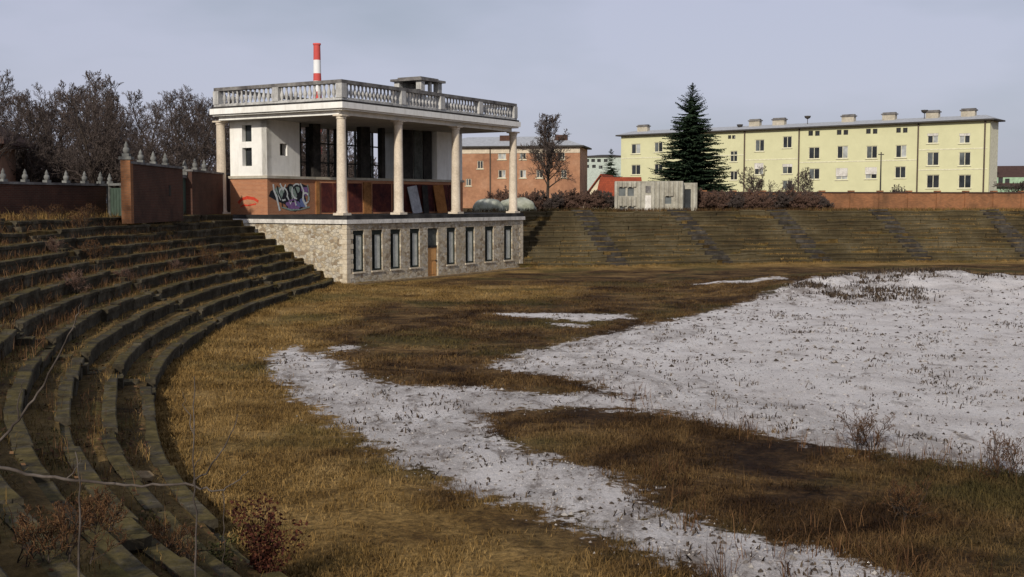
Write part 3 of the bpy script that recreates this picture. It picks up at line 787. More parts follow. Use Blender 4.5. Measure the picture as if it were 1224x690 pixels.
# rooftop lantern
lx = s_on(500, (0,3.2),(L,3.2), 12)*L; ly = 3.2
ln_ = MB(); zt = 13.55
for sx in (-1,1):
    for sy in (-1,1): ln_.box(lx+sx*1.05-.22,lx+sx*1.05+.22,ly+sy*.95-.22,ly+sy*.95+.22,11.2,zt)
ln_.box(lx-.83,lx+.83,ly+.9,ly+1.0,11.2,zt); ln_.box(lx-.1,lx+.12,ly-1.1,ly-.9,11.2,zt); ln_.box(lx-.83,lx+.83,ly-1.12,ly-.92,11.2,12.45)
lan = P_(ln_, 'roof_lantern', M['balus'])
lc = MB(); lc.box(lx-1.5,lx+1.5,ly-1.35,ly+1.35,zt+.002,zt+.16); lc.box(lx-1.1,lx+1.1,ly-1,ly+1,zt+.16,zt+.3); lc.build('cap_slab', M['cap_dark'], lan)
lb_ = MB(); lb_.prism([(lx-1.9,ly-1.3),(lx-1.5,ly-1.3),(lx-1.5,ly+1.0),(lx-1.9,ly+1.0)],11.2,12.9); lb_.build('side_flue', M['cap_dark'], lan)
# steps kerb before the base
kb = MB(); kb.box(-.6, L+.3, -1.15, -.85, -.15, .1); kb.box(-.6,L+.3,-.85,-.02,-.1,.03)
k_ = kb.build('base_step', M['soilstone'], pav)
# boards leaning against the back wall
def leaning(px, h, w, th, tilt, side, mat, label):
    s = on_g(px); c = Vector((*g0,0))+gv_*s+gn*(.12+h*math.sin(R(tilt)))
    wpos = loc_to_w(c.x, c.y, ZS)
    mb = MB(); mb.box(-w/2,w/2,-th,0,0,h); mb.box(-w/2+.04,w/2-.04,-th-.012,-th,.1,.16); mb.box(-w/2+.04,w/2-.04,-th-.012,-th,h-.2,h-.14)
    o = mb.build('leaning_board', mat); o.location = wpos
    o.rotation_euler = (-R(tilt), R(side), ROT+math.atan2(gv_.y,gv_.x)); tag(o, label, 'board', 'boards leaning in the pavilion')
leaning(494, 2.05, .95, .05, 9, -8, M['board_grey'], 'pale grey board leaning crookedly inside the pavilion')
leaning(506, 2.1, .55, .05, 5, 0, M['dark'], 'narrow black board standing between the pale board and the orange board')
leaning(524, 2.15, 1.05, .05, 8, -5, M['board_or'], 'orange brown board leaning beside the third pavilion column')

# ------------------------------------------------------------------ brick walls and finials on the left
fin = MB(); fin.box(-.2,.2,-.2,.2,0,.2)
fin.lathe(0,0,[(.13,.2),(.17,.27),(.2,.38),(.18,.5),(.1,.58),(.13,.63),(.1,.72),(.05,.82),(.02,.9)],12)
fin_me = fin.mesh('finial', M['finial'])
def finial(parent, x, y, z, s=1.0):
    o = bpy.data.objects.new('finial', fin_me); COL.objects.link(o); o.parent = parent; o.location = (x,y,z); o.scale = (s,s,s)
def line_wall(name, label, P, Q, z0, z1, th, mat, cat='wall', fins=(), coping=True, group=None, fs=1.0, cop_mat='cap_dark'):
    P, Q = Vector((P[0],P[1],0)), Vector((Q[0],Q[1],0)); ln = (Q-P).length; a = math.atan2(Q.y-P.y, Q.x-P.x)
    t = thing(name, label, cat, (P.x,P.y,z0), a, group)
    b = MB(); b.box(0,ln,0,th,-.3,z1-z0); b.build('brickwork', mat, t)
    if coping:
        c = MB(); c.box(-.05,ln+.05,-.07,th+.07,z1-z0+.002,z1-z0+.12); c.build('coping', M[cop_mat], t)
    u = (Q-P).normalized()
    for px in fins:
        lo, hi = 0.0, ln
        for _ in range(40):
            m = (lo+hi)/2
            if px_of(P+u*m+Vector((0,0,z1))) < px: lo = m
            else: hi = m
        finial(t, lo, th/2, z1-z0+.1, fs)
    return t
p0, p1 = at_y(-45,240,53), at_y(127,240,62)
line_wall('brick_wall','low dark brick wall topped with small stone finials',p0,p1,ZR,5.9,.4,M['brick_dk'],fins=(8,34,60,83,105,124),fs=.72)
# pale gate post and green gate
gp0, gp1 = at_y(128,240,62.2), at_y(146,240,61)
gt = thing('gate','dull green metal gate between the low and the tall brick wall','gate',(gp0.x,gp0.y,ZR),math.atan2(gp1.y-gp0.y,gp1.x-gp0.x))
gln = math.hypot(gp1.x-gp0.x,gp1.y-gp0.y)
m_ = MB(); m_.box(0,.22,0,.25,-.2,1.62); m_.box(gln-.12,gln,0,.25,-.2,1.62); m_.build('post', M['finial'], gt)
m_ = MB(); m_.box(.24,gln-.14,.08,.13,.06,1.5)
for i in range(4): m_.box(.26+i*(gln-.42)/4,.29+i*(gln-.42)/4,.05,.08,.1,1.46)
m_.build('leaf', M['gate_green'], gt); m_ = MB(); m_.box(-.05,gln+.05,-.03,.28,1.625,1.75); m_.build('lintel', M['finial'], gt); finial(gt,.11,.12,1.74,.6)
# tall wall
q0, q1 = at_y(156,240,58), at_y(219,240,67.5)
tw = line_wall('brick_wall','tall brick wall with a pale end pillar and large finials',q0,q1,ZR,6.95,.4,M['brick_dk'],fins=(173,188,202),fs=.78)
m_ = MB(); m_.box(-.12,.3,-.06,.42,-.3,2.85); m_.build('pillar', M['brick_far'], tw); m_ = MB(); m_.box(-.18,.36,-.12,.48,2.852,3.0); m_.build('pillar_cap', M['finial'], tw); finial(tw,.09,.18,2.98,.85)
m_ = MB(); s_ = (Vector((q1.x,q1.y,0))-Vector((q0.x,q0.y,0))).length*.7; m_.box(s_,s_+.35,-.03,-.002,1.1,1.7); m_.build('recess_shade', M['dark'], tw)  # thin panel on the wall face, its dark colour stands in for a recess's shade
r0, r1 = at_y(230,240,70.5), at_y(275,240,80)
tw2 = line_wall('brick_wall','brick wall with two finials directly behind the pavilion corner column',r0,r1,ZR,6.9,.4,M['brick_dk'],fins=(237,248),fs=.82)
d0, d1 = at_y(217,240,69.5), at_y(229,240,71.3)
dt = thing('gate','tall dark green door in the gap between the two taller brick walls','gate',(d0.x,d0.y,ZR),math.atan2(d1.y-d0.y,d1.x-d0.x)); dl = math.hypot(d1.x-d0.x,d1.y-d0.y)
m_ = MB(); m_.box(0,dl,.1,.16,0,2.2); 
for i in range(4): m_.box(.05+i*dl/4,.1+i*dl/4,.07,.1,.1,2.1)
m_.build('leaf', M['gate_green'], dt); m_ = MB(); m_.box(-.08,dl+.08,0,.3,2.2,2.4); m_.build('lintel', M['cap_dark'], dt); finial(dt,dl*.6,.15,2.38,1.0)

# house at the far left edge
hp = at_y(-44,240,66)
hs = thing('house','grey gatehouse with dark overhanging roof at the left edge behind the low wall','house',(hp.x,hp.y,ZR),R(8))
m_ = MB(); wall_holes(m_,(0,0),(1,0),(0,-1),1.55,-.2,4.0,[(.75,1.15,1.2,2.6)],.3); m_.box(0,1.55,.3,5,-.2,4.0); m_.build('wall', M['pinkwall'], hs)
m_ = MB(); m_.box(.75,1.15,.2,.28,1.2,2.6); m_.build('window', M['glass'], hs)
m_ = MB(); m_.box(1.75,2.05,-.5,-.2,-.2,4.0); m_.build('porch_post', M['finial'], hs)
m_ = MB(); m_.prism([(-1,-1.2),(2.6,-1.2),(2.6,5.5),(-1,5.5)],4.002,4.25); m_.add([(-1,-1.2,4.25),(2.6,-1.2,4.25),(2.6,5.5,4.25),(-1,5.5,4.25),(-.5,2,5.4),(1.2,2,5.4)],[(0,1,5,4),(1,2,5),(2,3,4,5),(3,0,4)]); m_.build('roof', M['brownroof'], hs)

# ------------------------------------------------------------------ far brick wall, shed, mound, buildings
w0, w1 = at_y(838,240,116), at_y(1290,240,121)
P, Q = Vector((w0.x,w0.y,0)), Vector((w1.x,w1.y,0)); ln = (Q-P).length
bwall = thing('brick_wall','long weathered orange brick wall with pilasters along the far terrace top','wall',(P.x,P.y,ZR),math.atan2(Q.y-P.y,Q.x-P.x))
m_ = MB(); m_.box(0,ln,0,.35,-.4,1.72); m_.build('brickwork', M['brick_far'], bwall)
m_ = MB(); m_.box(-.05,ln,-.08,.43,1.722,1.84); m_.build('coping', M['brownroof'], bwall)
for i in range(13):
    x = .3+i*3.05; m_ = MB(); m_.box(x-.2,x+.2,-.12,.002,-.3,1.7); m_.box(x-.24,x+.24,-.14,.5,1.845,1.98); m_.build('pilaster', M['brick_far'], bwall)

s0 = at_y(735,248,112.5); s1 = at_y(816,248,111.5)
P, Q = Vector((s0.x,s0.y,0)), Vector((s1.x,s1.y,0)); ln = (Q-P).length
shed = thing('shed','ribbed grey concrete shed with a pale door on the terrace top','shed',(P.x,P.y,ZR-.05),math.atan2(Q.y-P.y,Q.x-P.x)+R(1.5))
H_ = 2.78; dep = 4.2
m_ = MB(); wall_holes(m_,(0,0),(1,0),(0,-1),ln,-.2,H_,[(.45,1.0,.0,.42),(1.25,1.85,.0,.42),(.35,1.0,1.45,2.25),(1.2,1.8,1.45,2.25),(4.75,5.35,.7,1.4)],.15)
m_.box(0,ln,.4,dep,-.2,H_-.01); m_.build('wall', M['shed'], shed)
m_ = MB(); m_.box(.02,ln-.02,.16,.2,.0,H_-.05); m_.build('dark_interior', M['glass_mid'], shed)
for i in range(15):
    x = .12+(ln-.24)*i/14
    if 2.7 < x < 3.6: continue
    z_ = .45 if x < 2.0 else 0
    for za, zb_ in (((.5,1.38),(2.32,H_+.05)) if any(a-.1 < x < b+.1 for a,b in ((.35,1.0),(1.2,1.85))) else ((-.2,H_+.05),)):
        if 4.65 < x < 5.45 and za < 0: za = 1.45
        m_ = MB(); m_.lathe(x,-.01,[(.17,za),(.175,(za+zb_)/2),(.165,zb_-.05),(.1,zb_)],12); m_.build('rib', M['shed'], shed)
m_ = MB(); m_.box(2.85,3.45,-.05,-.003,.1,1.5); m_.build('door', M['course'], shed)
m_ = MB(); m_.lathe(3.15,-.04,[(.3,2.0),(.3,2.3)],14); 
m_ = MB(); m_.box(2.9,3.4,-.04,-.003,1.75,2.4); m_.build('vent', M['cap_dark'], shed)
m_ = MB(); wall_holes(m_,(ln+.02,.7),(1,0),(0,-1),1.35,-.2,2.7,[(.15,.75,0,2.1)],.15); m_.box(ln+.02,ln+1.37,.9,4,-.2,2.68); m_.build('annex', M['shed'], shed)
m_ = MB(); m_.box(ln+.17,ln+.77,.84,.88,0,2.1); m_.build('side_door', M['glass'], shed)
m_ = MB(); m_.lathe(ln+1.12,.69,[(.18,-.2),(.18,2.6),(.1,2.68)],12); m_.build('rib', M['shed'], shed)
m_ = MB(); m_.box(-.02,ln+.02,.02,dep+.02,H_+.002,H_+.07); m_.build('roof', M['shed'], shed)

# pale tarpaulin covered heaps seen between the right columns
def heap(px, py, Y, w, h, label, seed, mat='tarp', name='covered_heap', cat='heap'):
    c = at_y(px, py, Y); rnd = random.Random(seed); mb = MB(); n = 22; m = 8; vs = []; fs = []
    for i in range(m):
        f = i/(m-1)
        for k in range(n):
            a = 2*math.pi*k/n; rr = math.cos(f*math.pi/2*.97)**.7
            r = 1+.16*mnoise.noise((math.cos(a)*1.5+seed, math.sin(a)*1.5, f*2))
            vs.append((w/2*rr*r*math.cos(a), w*.3*rr*r*math.sin(a), h*math.sin(f*math.pi/2)*(1+.15*mnoise.noise((a*2,f*3,seed))) - .1))
    for i in range(m-1):
        for k in range(n): fs.append((i*n+k,i*n+(k+1)%n,(i+1)*n+(k+1)%n,(i+1)*n+k))
    fs.append(tuple(range((m-1)*n,m*n)))
    mb.add(vs, fs, 0, True); o = mb.build(name, M[mat], None, (c.x,c.y,ZR)); tag(o, label, cat, 'covered heaps behind the pavilion')
heap(583,240,106,3.1,1.15,'pale tarpaulin covered heap seen between the third and last columns',3)
heap(618,240,108,3.8,1.25,'greenish pale covered heap partly hidden by the last column',5)

# buildings: facade helper
class Facade:
    def __init__(s, P, Q):
        s.P, s.Q = Vector((P.x,P.y,0)), Vector((Q.x,Q.y,0)); s.u = (s.Q-s.P); s.len = s.u.length; s.u.normalize()
        s.n = Vector((s.u.y,-s.u.x,0)); s.rot = math.atan2(s.u.y,s.u.x)
    def hit(s, px, py):
        d = ray(px,py); t = (s.P-EYEV).dot(s.n)/d.dot(s.n); p = EYEV+d*t
        return (p-s.P).dot(s.u), p.z
    def rect(s, px, py, w, h, zb):
        w *= 1.1; h *= 1.08; a,_ = s.hit(px-w/2,py); b,_ = s.hit(px+w/2,py); _,z0 = s.hit(px,py+h/2); _,z1 = s.hit(px,py-h/2)
        return (a,b,z0-zb,z1-zb)
def window(parent, r, kind='dark', d=.22, sill=True, frame='yellow_trim', shut=0):
    a,b,z0,z1 = r; w = b-a; f = MB(); t = .09
    f.box(a,a+t,.08,.16,z0,z1); f.box(b-t,b,.08,.16,z0,z1); f.box(a+t,b-t,.08,.16,z1-t,z1); f.box(a+t,b-t,.08,.16,z0,z0+t)
    f.box((a+b)/2-.04,(a+b)/2+.04,.085,.16,z0+t,z1-t)
    o = f.build('window', M[frame], parent); p = MB(); mid = (a+b)/2
    p.box(a+t,mid-.04,.13,.15,z0+t,z1-t,0); p.box(mid+.04,b-t,.13,.15,z0+t,z1-t,1)
    mats = {'dark':('glass','glass'),'half':('glass','glass_pale'),'pale':('glass_pale','glass_pale'),'mid':('glass_mid','glass'),'half2':('glass_pale','glass')}[kind]
    p.build('pane', [M[mats[0]],M[mats[1]]], o)
    if sill: q = MB(); q.box(a-.12,b+.12,-.12,.06,z0-.1,z0-.002); q.build('sill', M['yellow_trim'], o)
    if shut: q = MB(); zz = z1-(z1-z0)*shut; q.box(a+.02,b-.02,.02,.07,zz,z1-.01); q.build('roller_blind', M['course'], o)
    return o

def block(name, label, P, Q, zb, zt, dep, wall, side, rects, roof=True, frame='yellow_trim', eave=.55, rise=1.1, roofm='roofgrey', cat='building'):
    fa = Facade(P, Q)
    t = thing(name, label, cat, (P.x,P.y,zb), fa.rot)
    h = zt-zb; RR = [(fa.rect(*r[:4], zb), r) for r in rects]
    m = MB(); wall_holes(m, (0,0),(1,0),(0,-1), fa.len, -.5, h, [r[0] for r in RR], .3); m.build('wall', M[wall], t)
    m = MB(); m.box(0,fa.len,.31,dep,-.5,h-.005); m.build('side_wall', M[side], t)
    for rc, r in RR: window(t, rc, r[4] if len(r)>4 else 'dark', frame=frame if r[3] > 7 else 'eave', sill=r[3] > 7, shut=r[5] if len(r)>5 else 0)
    if roof:
        m = MB(); e = eave; m.box(-e,fa.len+e,-e,dep+e,h+.002,h+.22,0)
        x0,x1,y0,y1 = -e+.1,fa.len+e-.1,-e+.1,dep+e-.1; c = dep/2
        m.add([(x0,y0,h+.22),(x1,y0,h+.22),(x1,y1,h+.22),(x0,y1,h+.22),(x0+c,c,h+.22+rise),(x1-c,c,h+.22+rise)],[(0,1,5,4),(1,2,5),(2,3,4,5),(3,0,4)],1)
        m.build('roof', [M['eave'],M[roofm]], t)
    return fa, t, h
yP, yQ = at_y(742,240,200), at_y(1181,240,161.5)
rnd = random.Random(4)
yr = []
K = ['dark','half','mid','dark','half2','dark']
for px,py,w,h in [(760,178,10,11),(787,176,9,11),(760,203,10,11),(787,202,9,11),(877,187,8,12),(877,210,8,10),(877,164,3.6,4),(872,164,3.4,4)]: yr.append((px,py,w,h,rnd.choice(K)))
yr += [(908,174,10,13,'mid'),(941,170,10,13,'dark'),(907,202,10,13,'half',.5),(941,202,11,11,'mid',.3),(941,221,11,10,'mid')]
for px in (973,1007,1042,1078):
    yr += [(px-4,159.5-(px-973)*.035,5,5.5,'dark'),(px+4,159.5-(px-973)*.035,5,5.5,'dark')]
yr += [(973,183,12,13,'dark'),(1007,182,12,14,'half'),(1042,182,12,14,'mid'),(1077,181,12,14,'half'),(1006,208,13,13,'pale',.7),(1041,207,13,13,'half2',.6),(1076,206,12,13,'dark'),(973,208,12,12,'mid')]
for px in (1115,1153):
    yr += [(px,165.5,12,11,'half' if px<1130 else 'half2',.25),(px,190,13,15,'mid'),(px,217,14,15,'dark')]
fa, yb_, yh = block('apartment_block','long yellow three storey apartment block with chimneys beyond the far wall',yP,yQ,ZR,16.3,3.6,'yellow','yellow_side',yr,rise=.7,eave=.7)
# bands, drainpipes, chimneys, aerials
m_ = MB()
for py, a, b in ((190,742,890),(192,890,955),(195,955,1097),(180,1097,1180),(204,1097,1180)):
    u0,z0 = fa.hit(a,py); u1,_ = fa.hit(b,py); m_.box(u0,u1,-.04,-.003,z0-ZR,z0-ZR+.14)
m_.build('facade_band', M['yellow_trim'], yb_)
for px in (890,955,1097,1176.5):
    u,_ = fa.hit(px,200); m_ = MB(); m_.tube([Vector((u,-.15,-.2)),Vector((u,-.15,6)),Vector((u,-.15,yh))],[.11,.11,.11],8); m_.build('drainpipe', M['pipe'], yb_)
for px, w in ((763,2.0),(897,1.8),(926,2.0),(1009,1.9),(1058,1.9),(1110,1.8),(1153,1.9)):
    u,_ = fa.hit(px,150); m_ = MB(); v0 = 1.2
    m_.box(u-w/2,u+w/2,v0,v0+.8,yh+.1,yh+1.55); m_.build('chimney', M['chim'], yb_)
    m_ = MB(); m_.box(u-w/2-.15,u+w/2+.15,v0-.12,v0+.92,yh+1.552,yh+1.72); m_.box(u-w/2,u+w/2,v0+.1,v0+.7,yh+1.72,yh+1.9); m_.build('chimney_cap', M['cap_dark'], yb_)
for px, hh in ((961,2.0),(1101,2.0),(880,1.2)):
    u,_ = fa.hit(px,150); m_ = MB(); m_.tube([Vector((u,1.2,yh)),Vector((u,1.2,yh+hh))],[.06,.05],6)
    m_.lathe(u,1.2,[(.05,yh+hh-.55),(.4,yh+hh-.35),(.5,yh+hh-.05),(.1,yh+hh-.05)],12); m_.build('satellite_dish', M['eave'], yb_)

oP, oQ = at_y(520,240,176), at_y(693,240,172)
orr = [(574,197,6.5,9,'dark'),(573,177.5,6,4,'dark'),(600,186,9,9,'pale'),(600,208,8,9,'half'),(645,186,7,9,'mid'),(645,208,7,9,'mid'),(672,186,6,9,'half2'),(674,208,6,9,'mid'),(625,186,7,9,'mid'),(560,218,6,8,'mid'),(625,208,7,9,'half')]
of, ob, oh = block('apartment_block','terracotta orange apartment house behind the bare tree, partly hidden by the pavilion',oP,oQ,ZR,13.2,9,'terra','pinkwall',orr,frame='cream_band',rise=1.6,roofm='roofgrey',eave=.6)
m_ = MB(); m_.box(-.0,of.len,-.06,-.003,oh-.85,oh-.05); m_.build('cream_band', M['cream_band'], ob)
for px in (601,668):
    u,_ = of.hit(px,170); m_ = MB(); m_.box(u-.9,u+.9,2.2,3.1,oh,oh+1.9); m_.build('chimney', M['brick_dk'], ob)
for px in (586,):
    u,_ = of.hit(px,190); m_ = MB(); m_.tube([Vector((u,-.12,0)),Vector((u,-.12,oh))],[.1,.1],8); m_.build('drainpipe', M['pipe'], ob)

fP, fQ = at_y(690,240,300), at_y(748,240,296)
block('apartment_block','small distant pale grey green block between the orange house and the small spruce',fP,fQ,ZR,16.6,10,'paleblock','paleblock2',
      [(702,192,4,3.5,'dark'),(709,192,4,3.5,'dark'),(716,192,4,3.5,'dark'),(702,199,4,3.5,'mid'),(710,199,4,3.5,'dark'),(718,200,4,3.5,'mid'),(724,192,4,3.5,'dark')],rise=.6,eave=.3,roofm='eave')
# red roofed house
hP = at_y(697,240,150)
hs2 = thing('house','small house with a steep red tiled roof and cream gable','house',(hP.x,hP.y,ZR),R(-14))
gw, gd_ = 4.6, 9.0
m_ = MB(); m_.prism([(0,0),(gw,0),(gw,gd_),(0,gd_)],-.3,1.2); m_.add([(0,0,1.2),(gw,0,1.2),(gw/2,0,4.2),(0,gd_,1.2),(gw,gd_,1.2),(gw/2,gd_,4.2)],[(0,1,2),(4,3,5)]); m_.build('wall', M['house_cream'], hs2)
m_ = MB(); e = .35
for sg in (0,1):
    x0 = -.45 if sg == 0 else gw+.45; zz = 1.2-.45*3/2.3
    m_.add([(x0,-e,zz),(x0,gd_+e,zz),(gw/2,gd_+e,4.25),(gw/2,-e,4.25),(x0,-e,zz+.16),(x0,gd_+e,zz+.16),(gw/2,gd_+e,4.45),(gw/2,-e,4.45)],[(0,3,2,1),(4,5,6,7),(0,1,5,4),(3,7,6,2),(0,4,7,3),(1,2,6,5)])
m_.build('roof', M['redroof'], hs2)
m_ = MB(); m_.box(1.9,2.7,-.05,-.003,.9,2.0); m_.build('window', M['glass_mid'], hs2)
hP2 = at_y(722,240,146)
hs3 = thing('house','low annexe with broad red roof slope beside the small spruce','house',(hP2.x,hP2.y,ZR),R(-6))
m_ = MB(); m_.box(0,4.6,0,6,-.3,1.0); m_.build('wall', M['house_cream'], hs3)
m_ = MB(); m_.add([(-1.2,-.5,.75),(5,-.5,.75),(5,6.5,.75),(-1.2,6.5,.75),(-.6,3,4.0),(4.6,3,4.0)],[(0,1,5,4),(1,2,5),(2,3,4,5),(3,0,4),(3,2,1,0)]); m_.build('roof', M['redroof'], hs3)
# right edge building
rP, rQ = at_y(1130,240,176), at_y(1290,240,172)
rf, rb, rh = block('house','low mint green house with a big dark roof at the right edge',rP,rQ,ZR,7.4,8,'greenwall','greenwall',[(1196,216,5,7,'dark'),(1204,217,5,6,'dark')],rise=3.0,eave=.6,roofm='brownroof',cat='house')
# chimney far away
cpx = at_y(381,240,520)
sk = thing('smokestack','tall red and white striped smokestack rising behind the pavilion roof','chimney',(cpx.x,cpx.y,ZR))
zs = [0]+[at_y(381,y,520).z-ZR for y in (110,97,88,72,54)]
for i in range(5):
    m_ = MB(); r = 1.95-.09*i; m_.lathe(0,0,[(r,zs[i]),(r-.09,zs[i+1])],20)
    m_.build('shaft_band', M['chim_red'] if i in (0,2,4) else M['chim_white'], sk)
m_ = MB(); m_.lathe(0,0,[(1.75,zs[5]),(1.75,zs[5]+.7),(1.3,zs[5]+.7)],20); m_.build('rim', M['chim_red'], sk)

# ------------------------------------------------------------------ trees
def bare_tree_mesh(seed, H, spread=.42, nch=(13,8,6,3), trunk_r=.16, twig_r=.014, up=.35, start=.22, leafy=0, stems=1, wand=True):
    rnd = random.Random(seed); tr, cr = MB(), MB()
    def branch(p, d, ln, r, lv):
        n = (7,5,4,3,2)[lv]; pts = [p.copy()]; rads = [r]; q = p.copy(); dd = d.copy(); dirs = []
        for i in range(n):
            dd = (dd + Vector((rnd.gauss(0,.13 if lv or wand else .04),rnd.gauss(0,.13 if lv or wand else .04),rnd.gauss(0,.08)+(up*.14 if lv else .06)))).normalized()
            q = q + dd*ln/n; pts.append(q.copy()); dirs.append(dd.copy()); rads.append(max(twig_r*.6, r*(1-(.82 if lv<3 else .5)*(i+1)/n)))
        (tr if lv <= 1 else cr).tube(pts, rads, (7,5,3,3,3)[lv])
        if lv >= len(nch): return
        k = nch[lv]; k = max(1, int(k*rnd.uniform(.8,1.2)))
        for c in range(k):
            f = (start if lv == 0 else .25)+(1-(start if lv == 0 else .25))*((c+rnd.random())/k)
            i = min(int(f*n), n-1); w = f*n-i; b = pts[i].lerp(pts[i+1], w); dr = dirs[i]
            ax = Vector((rnd.gauss(0,1),rnd.gauss(0,1),rnd.gauss(0,.5))); s = dr.cross(ax)
            if s.length < .01: continue
            s.normalize(); ang = R(rnd.uniform(28,62)); nd = (dr*math.cos(ang)+s*math.sin(ang)+Vector((0,0,up*.4))).normalized()
            if lv == 0: l2 = H*spread*(1-.62*f)*rnd.uniform(.75,1.2)
            else: l2 = ln*rnd.uniform(.38,.62)*(1.1-.5*f)
            branch(b, nd, l2, max(twig_r, rads[i]*(.55 if lv else .5)), lv+1)
    for s in range(stems):
        d0 = Vector((rnd.gauss(0,.05+.25*(stems>1)),rnd.gauss(0,.05+.25*(stems>1)),1)).normalized()
        branch(Vector((rnd.gauss(0,.15)*(stems>1),rnd.gauss(0,.15)*(stems>1),-.1)), d0, H*(1 if stems==1 else rnd.uniform(.6,1)), trunk_r, 0)
    return tr, cr
def tree_proto(name, label, cat, seed, H, mat='twig', group=None, loc=(0,0,0), **kw):
    tr, cr = bare_tree_mesh(seed, H, **kw); t = thing(name, label, cat, loc, 0, group)
    tr.build('trunk', M['bark'], t); cr.build('crown', M[mat], t); t['top'] = max(v[2] for v in cr.v); return t
WG = 'bare trees of the wood behind the left wall'
protos = [tree_proto('bare_tree','',  'tree', 40+i, 9.0, group=WG, twig_r=.017, nch=(16,9,6,3), spread=.42+.05*(i%3), start=.14) for i in range(5)]
rnd = random.Random(21)
def skyline(px):  # photo row of the wood's top
    pts = [(-60,75),(0,100),(20,112),(50,95),(70,108),(110,82),(130,98),(160,112),(190,105),(225,104),(262,104),(300,120),(420,125)]
    for (a,b),(c,d_) in zip(pts,pts[1:]):
        if a <= px <= c: return b+(d_-b)*(px-a)/(c-a)
    return 115
wl = 'bare brown tree in the dense wood behind the left brick walls'
spots = []
for i in range(56):
    px = -55+i*8.6+rnd.uniform(-5,5); Y = rnd.choice((72,80,90,104,118))+rnd.uniform(-3,3)
    if px > 185: Y = rnd.uniform(108,140)
    spots.append((px,Y))
for i,(px,Y) in enumerate(spots):
    top = skyline(px)+rnd.uniform(-6,14) + (8 if Y < 80 else 0); c = at_y(px,240,Y); zt = 5+(243-top)/1400*Y
    zt = at_y(px,top,Y).z; sc = (zt-ZR)/protos[i%5]['top']
    o = protos[i] if i < 5 else dup(protos[i%5], (0,0,0))
    o.location = (c.x,c.y,ZR); o.rotation_euler = (0,0,rnd.uniform(0,6.28)); sw = sc*rnd.uniform(.85,1.15); o.scale = (sw,sw,sc); o['label'] = wl
# the taller tree with dark clumps standing out of the wood
c = at_y(112,240,76); o = dup(protos[2], (c.x,c.y,ZR), 1.0, (1.05,1.05,1.0), 'tallest bare tree standing out above the wood on the left'); 
zt = at_y(112,84,76).z; o.scale = (.8,.8,(zt-ZR)/protos[2]['top']); del o['group']
c = at_y(-14,240,48); o = dup(protos[0], (c.x,c.y,ZR), 2.0, 1.0, 'bare tree whose twigs reach in at the very left edge'); o.scale = (.62,.62,.85); del o['group']
# undergrowth below the wood
ug = [tree_proto('bare_shrub','', 'shrub', 60+i, 4.2, group='undergrowth shrubs of the wood', twig_r=.015, nch=(9,7,5,3), spread=.5, start=.04, stems=4, trunk_r=.05, mat='twig') for i in range(3)]
ul = 'bare brown shrub filling the wood floor behind the left brick walls'
for i in range(54):
    px = -60+i*9.4+rnd.uniform(-5,5); Y = rnd.uniform(70,88) if px < 185 else rnd.uniform(102,118)
    c = at_y(px,240,Y); s = rnd.uniform(.9,1.45)
    o = ug[i] if i < 3 else dup(ug[i%3], (0,0,0)); o.location = (c.x,c.y,ZR); o.rotation_euler = (0,0,rnd.uniform(0,6)); o.scale = (s*1.2,s*1.2,s); o['label'] = ul
# single bare tree before the orange house
c = at_y(653,240,122); t = tree_proto('bare_tree','single bare spreading tree in front of the terracotta apartment house','tree',91,8.6,loc=(c.x,c.y,ZR),twig_r=.022,nch=(30,10,7,3),spread=.48,start=.24,trunk_r=.2,wand=False)
# shrubs along the far terrace top
fsh = [tree_proto('bare_shrub','','shrub',70+i,1.9,group='bare shrubs along the far terrace top',mat=('twig_red','twig','twig_red')[i],twig_r=.02,nch=(9,8,6,3),spread=.6,start=.03,stems=6,trunk_r=.035) for i in range(3)]
fl_ = [(px_,246,114+(px_%3),1.0,'') for px_ in (632,648,671,690,711,728,838,855,870,887,905,925,942,959,975)]+[(600,244,112,1.1,'shrub'),(640,246,113,.9,''),(662,246,113,.85,''),(683,246,114,1.0,''),(702,246,114,1.0,''),(720,246,115,1.0,''),(846,246,113,1.0,''),(862,246,113,.95,''),(878,246,113,1.0,''),(895,246,113,.9,''),(915,246,113,.85,''),(935,246,113,1.0,''),(950,246,113,1.0,''),(968,246,113,.9,''),(985,246,114,.7,'')]
for i,(px,py,Y,s,_) in enumerate(fl_):
    c = at_y(px,py,Y); o = fsh[i] if i < 3 else dup(fsh[(i*2)%3],(0,0,0)); o.location = (c.x,c.y,ZR-.05); o.rotation_euler = (0,0,i*1.3); o.scale = (s*1.15,s*1.15,s)
    o['label'] = 'low reddish brown bare shrub by the shed and in front of the far brick wall' if px > 740 else 'low reddish brown bare shrub between the pavilion and the concrete shed'
    o['group'] = 'shrubs before the far brick wall' if px > 740 else 'shrubs between pavilion and shed'
for px,Y,H,lab,sd in ((905,128,5.0,'rounded bare shrub in front of the yellow block, near its middle drainpipe',75),(960,128,5.4,'tall tangled bare shrub before the yellow block, beside the far wall',76),(1218,126,4.6,'dark bare shrub at the right edge in front of the mint house',77),(1075,130,3.0,'thin bare shrub showing above the far brick wall',78)):
    c = at_y(px,240,Y); tree_proto('bare_shrub',lab,'shrub',sd,H,loc=(c.x,c.y,ZR),twig_r=.02,nch=(9,7,5,3),spread=.45,start=.1,stems=4,trunk_r=.05)
c = at_y(1052,240,127); m_ = MB(); m_.tube([Vector((0,0,-.2)),Vector((0,0,3)),Vector((0,0,6.2))],[.09,.08,.06],8); m_.box(-.3,.3,-.04,.04,5.9,6.0); tag(m_.build('utility_pole',M['eave'],None,(c.x,c.y,ZR)),'thin dark utility pole in front of the yellow block','pole')

